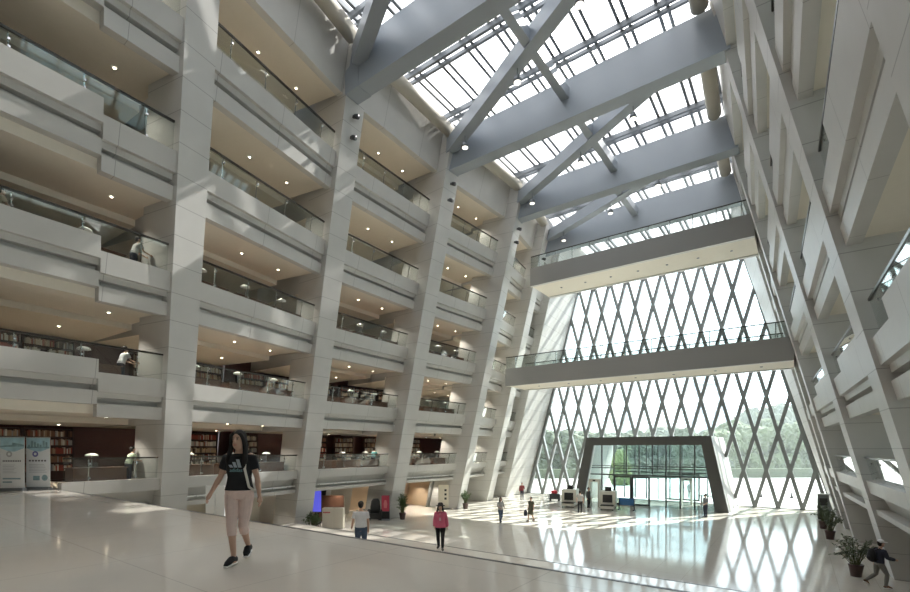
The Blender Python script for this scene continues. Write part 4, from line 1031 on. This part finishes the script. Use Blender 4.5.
m = MB(); bp = Vector(p) + Vector((-.36, -.12, .6)); m.tube([bp + Vector((0, 0, -.22)), bp + Vector((0, 0, -.1)), bp + Vector((0, 0, .1)), bp + Vector((.02, 0, .2))], [(.1, .05), (.14, .07), (.12, .06), (.05, .03)], 12)
tag(m.build('shoulder_bag', navy), 'dark long bag carried by the person in the olive dress', 'bag')
p = uv(522, 46.4, 0)
person('person in a dark red top standing at the left end of the lattice window', p, tocam(p[0], p[1], 10), 1.68,
       dict(hair='short', elL=(.06, -.03, -.27), wrL=(-.08, -.16, -.02), top=dict(m=fab('dark_red_top', (.2, .04, .045)), sleeve=2, loose=.02), bottom=dict(m=navy)))
p = uv(580, 36.7, 0)
person('guard in grey shirt and black trousers seen from behind, before the scanners', p, tocam(p[0], p[1], 175), 1.74,
       dict(hair='short', face=False, fat=1.08, knR=(-.1, -.06, .49), anL=(.1, .12, .1), top=dict(m=greyf, sleeve=.55, loose=.025), bottom=dict(m=blk)))
p = uv(588.5, 39.6, 0)
person('person in dark clothes standing between the metal detector gate and the guard', p, tocam(p[0], p[1], 60), 1.75,
       dict(hair='short', top=dict(m=fab('charcoal_coat', (.07, .07, .07)), sleeve=2, loose=.025, low=-.1), bottom=dict(m=blk)))
p = uv(705.5, 34.3, 0)
person('guard in grey shirt and dark trousers standing alone before the right half of the portal', p, tocam(p[0], p[1], -55), 1.72,
       dict(hair='short', elL=(.05, .0, -.28), wrL=(-.03, -.2, -.12), elR=(-.05, .0, -.28), wrR=(.03, -.2, -.12), top=dict(m=fab('slate_shirt', (.2, .21, .22)), sleeve=.6, loose=.02), bottom=dict(m=navy)))
p = uv(690, 47.5, 0)
person('person in pale clothes standing in the glazed lobby behind the right doors', p, tocam(p[0], p[1], 20), 1.72, dict(hair='short', top=dict(m=whitef, sleeve=2, loose=.03, low=-.15), bottom=dict(m=khaki)))
# 9 man with cap and backpack
p = uv(879, 16.95, 0)
yb = RC + math.radians(78)
pm = person('man in a white cap, dark jacket and grey trousers striding along the right wall', p, yb, 1.70,
       dict(hair='short', bend=(0, -.05, -.01), elR=(-.05, -.1, -.25), wrR=(.02, -.22, -.06), elL=(.05, .12, -.25), wrL=(.0, -.04, -.24), knR=(-.09, -.2, .5), anR=(-.09, -.16, .085), knL=(.09, .04, .48), anL=(.09, .36, .24), toeL=(.02, -.1, -.15),
            top=dict(m=navy, low=-.03, sleeve=2, loose=.03, name='jacket'), bottom=dict(m=khaki), shoe=fab('brown_shoe', (.16, .09, .05)), extra=hat(whitef, 0, 'cap', True)))
q = Vector(p) + Matrix.Rotation(yb, 3, 'Z') @ Vector((0, .2, 1.17))
t = thing('backpack', 'black backpack worn by the man in the white cap', 'backpack', q, yb)
m = MB(); m.tube([(0, .0, -.22), (0, .02, -.18), (0, .03, 0), (0, .02, .15), (0, 0, .23)], [(.1, .05), (.15, .095), (.16, .11), (.14, .09), (.06, .04)], 14); m.build('main_compartment', blk, t, True)
m = MB(); m.tube([(0, .1, -.17), (0, .125, -.1), (0, .12, .0)], [(.08, .03), (.11, .04), (.09, .03)], 12); m.build('front_pocket', blk, t, True)
for x in (-.1, .1):
    m = MB(); m.tube([(x, -.05, -.16), (x * 1.15, -.3, -.05), (x * 1.15, -.3, .14), (x, -.16, .26), (x, -.02, .18)], .017, 7); m.build('shoulder_strap', blk, t)
# 10 readers in the gallery
def reader(i, s, n, k, turn, label, m, extra=None, bend=(0, -.16, -.06)):
    F = LB[i]; q = F(s, n, lev(k) - .3)
    return person(label, q, fr_rot(F) + math.radians(turn), 1.66, dict(hair='short', bend=bend, elL=(.03, -.12, -.24), wrL=(-.02, -.22, -.06), elR=(-.03, -.12, -.24), wrR=(.02, -.22, -.06), top=dict(m=m, sleeve=.55, loose=.025), bottom=dict(m=navy)), vox=.013)
reader(0, 15.55, -1.1, 1, 90 + 180, 'reader in a white shirt leaning over a desk on the second storey, left bay', whitef)
reader(0, 15.95, -1.15, 0, 90 + 180, 'reader in a pale green shirt bending over the desk on the lowest storey, left bay', fab('pale_green_shirt', (.42, .48, .36)))
reader(0, 15.8, -.95, 2, 90 + 180, 'person in a pale top beside the desk on the third storey, left bay', greyf)
reader(0, 11.9, -.75, 2, 90 + 180, 'reader in a cream shirt leaning at the glass rail, third storey, photo edge', fab('cream_shirt', (.6, .52, .4)))
reader(2, 7.3, -1.2, 0, 90 + 180, 'reader in a teal top bent over the desk on the lowest storey, third bay', fab('teal_top', (.1, .3, .32)))
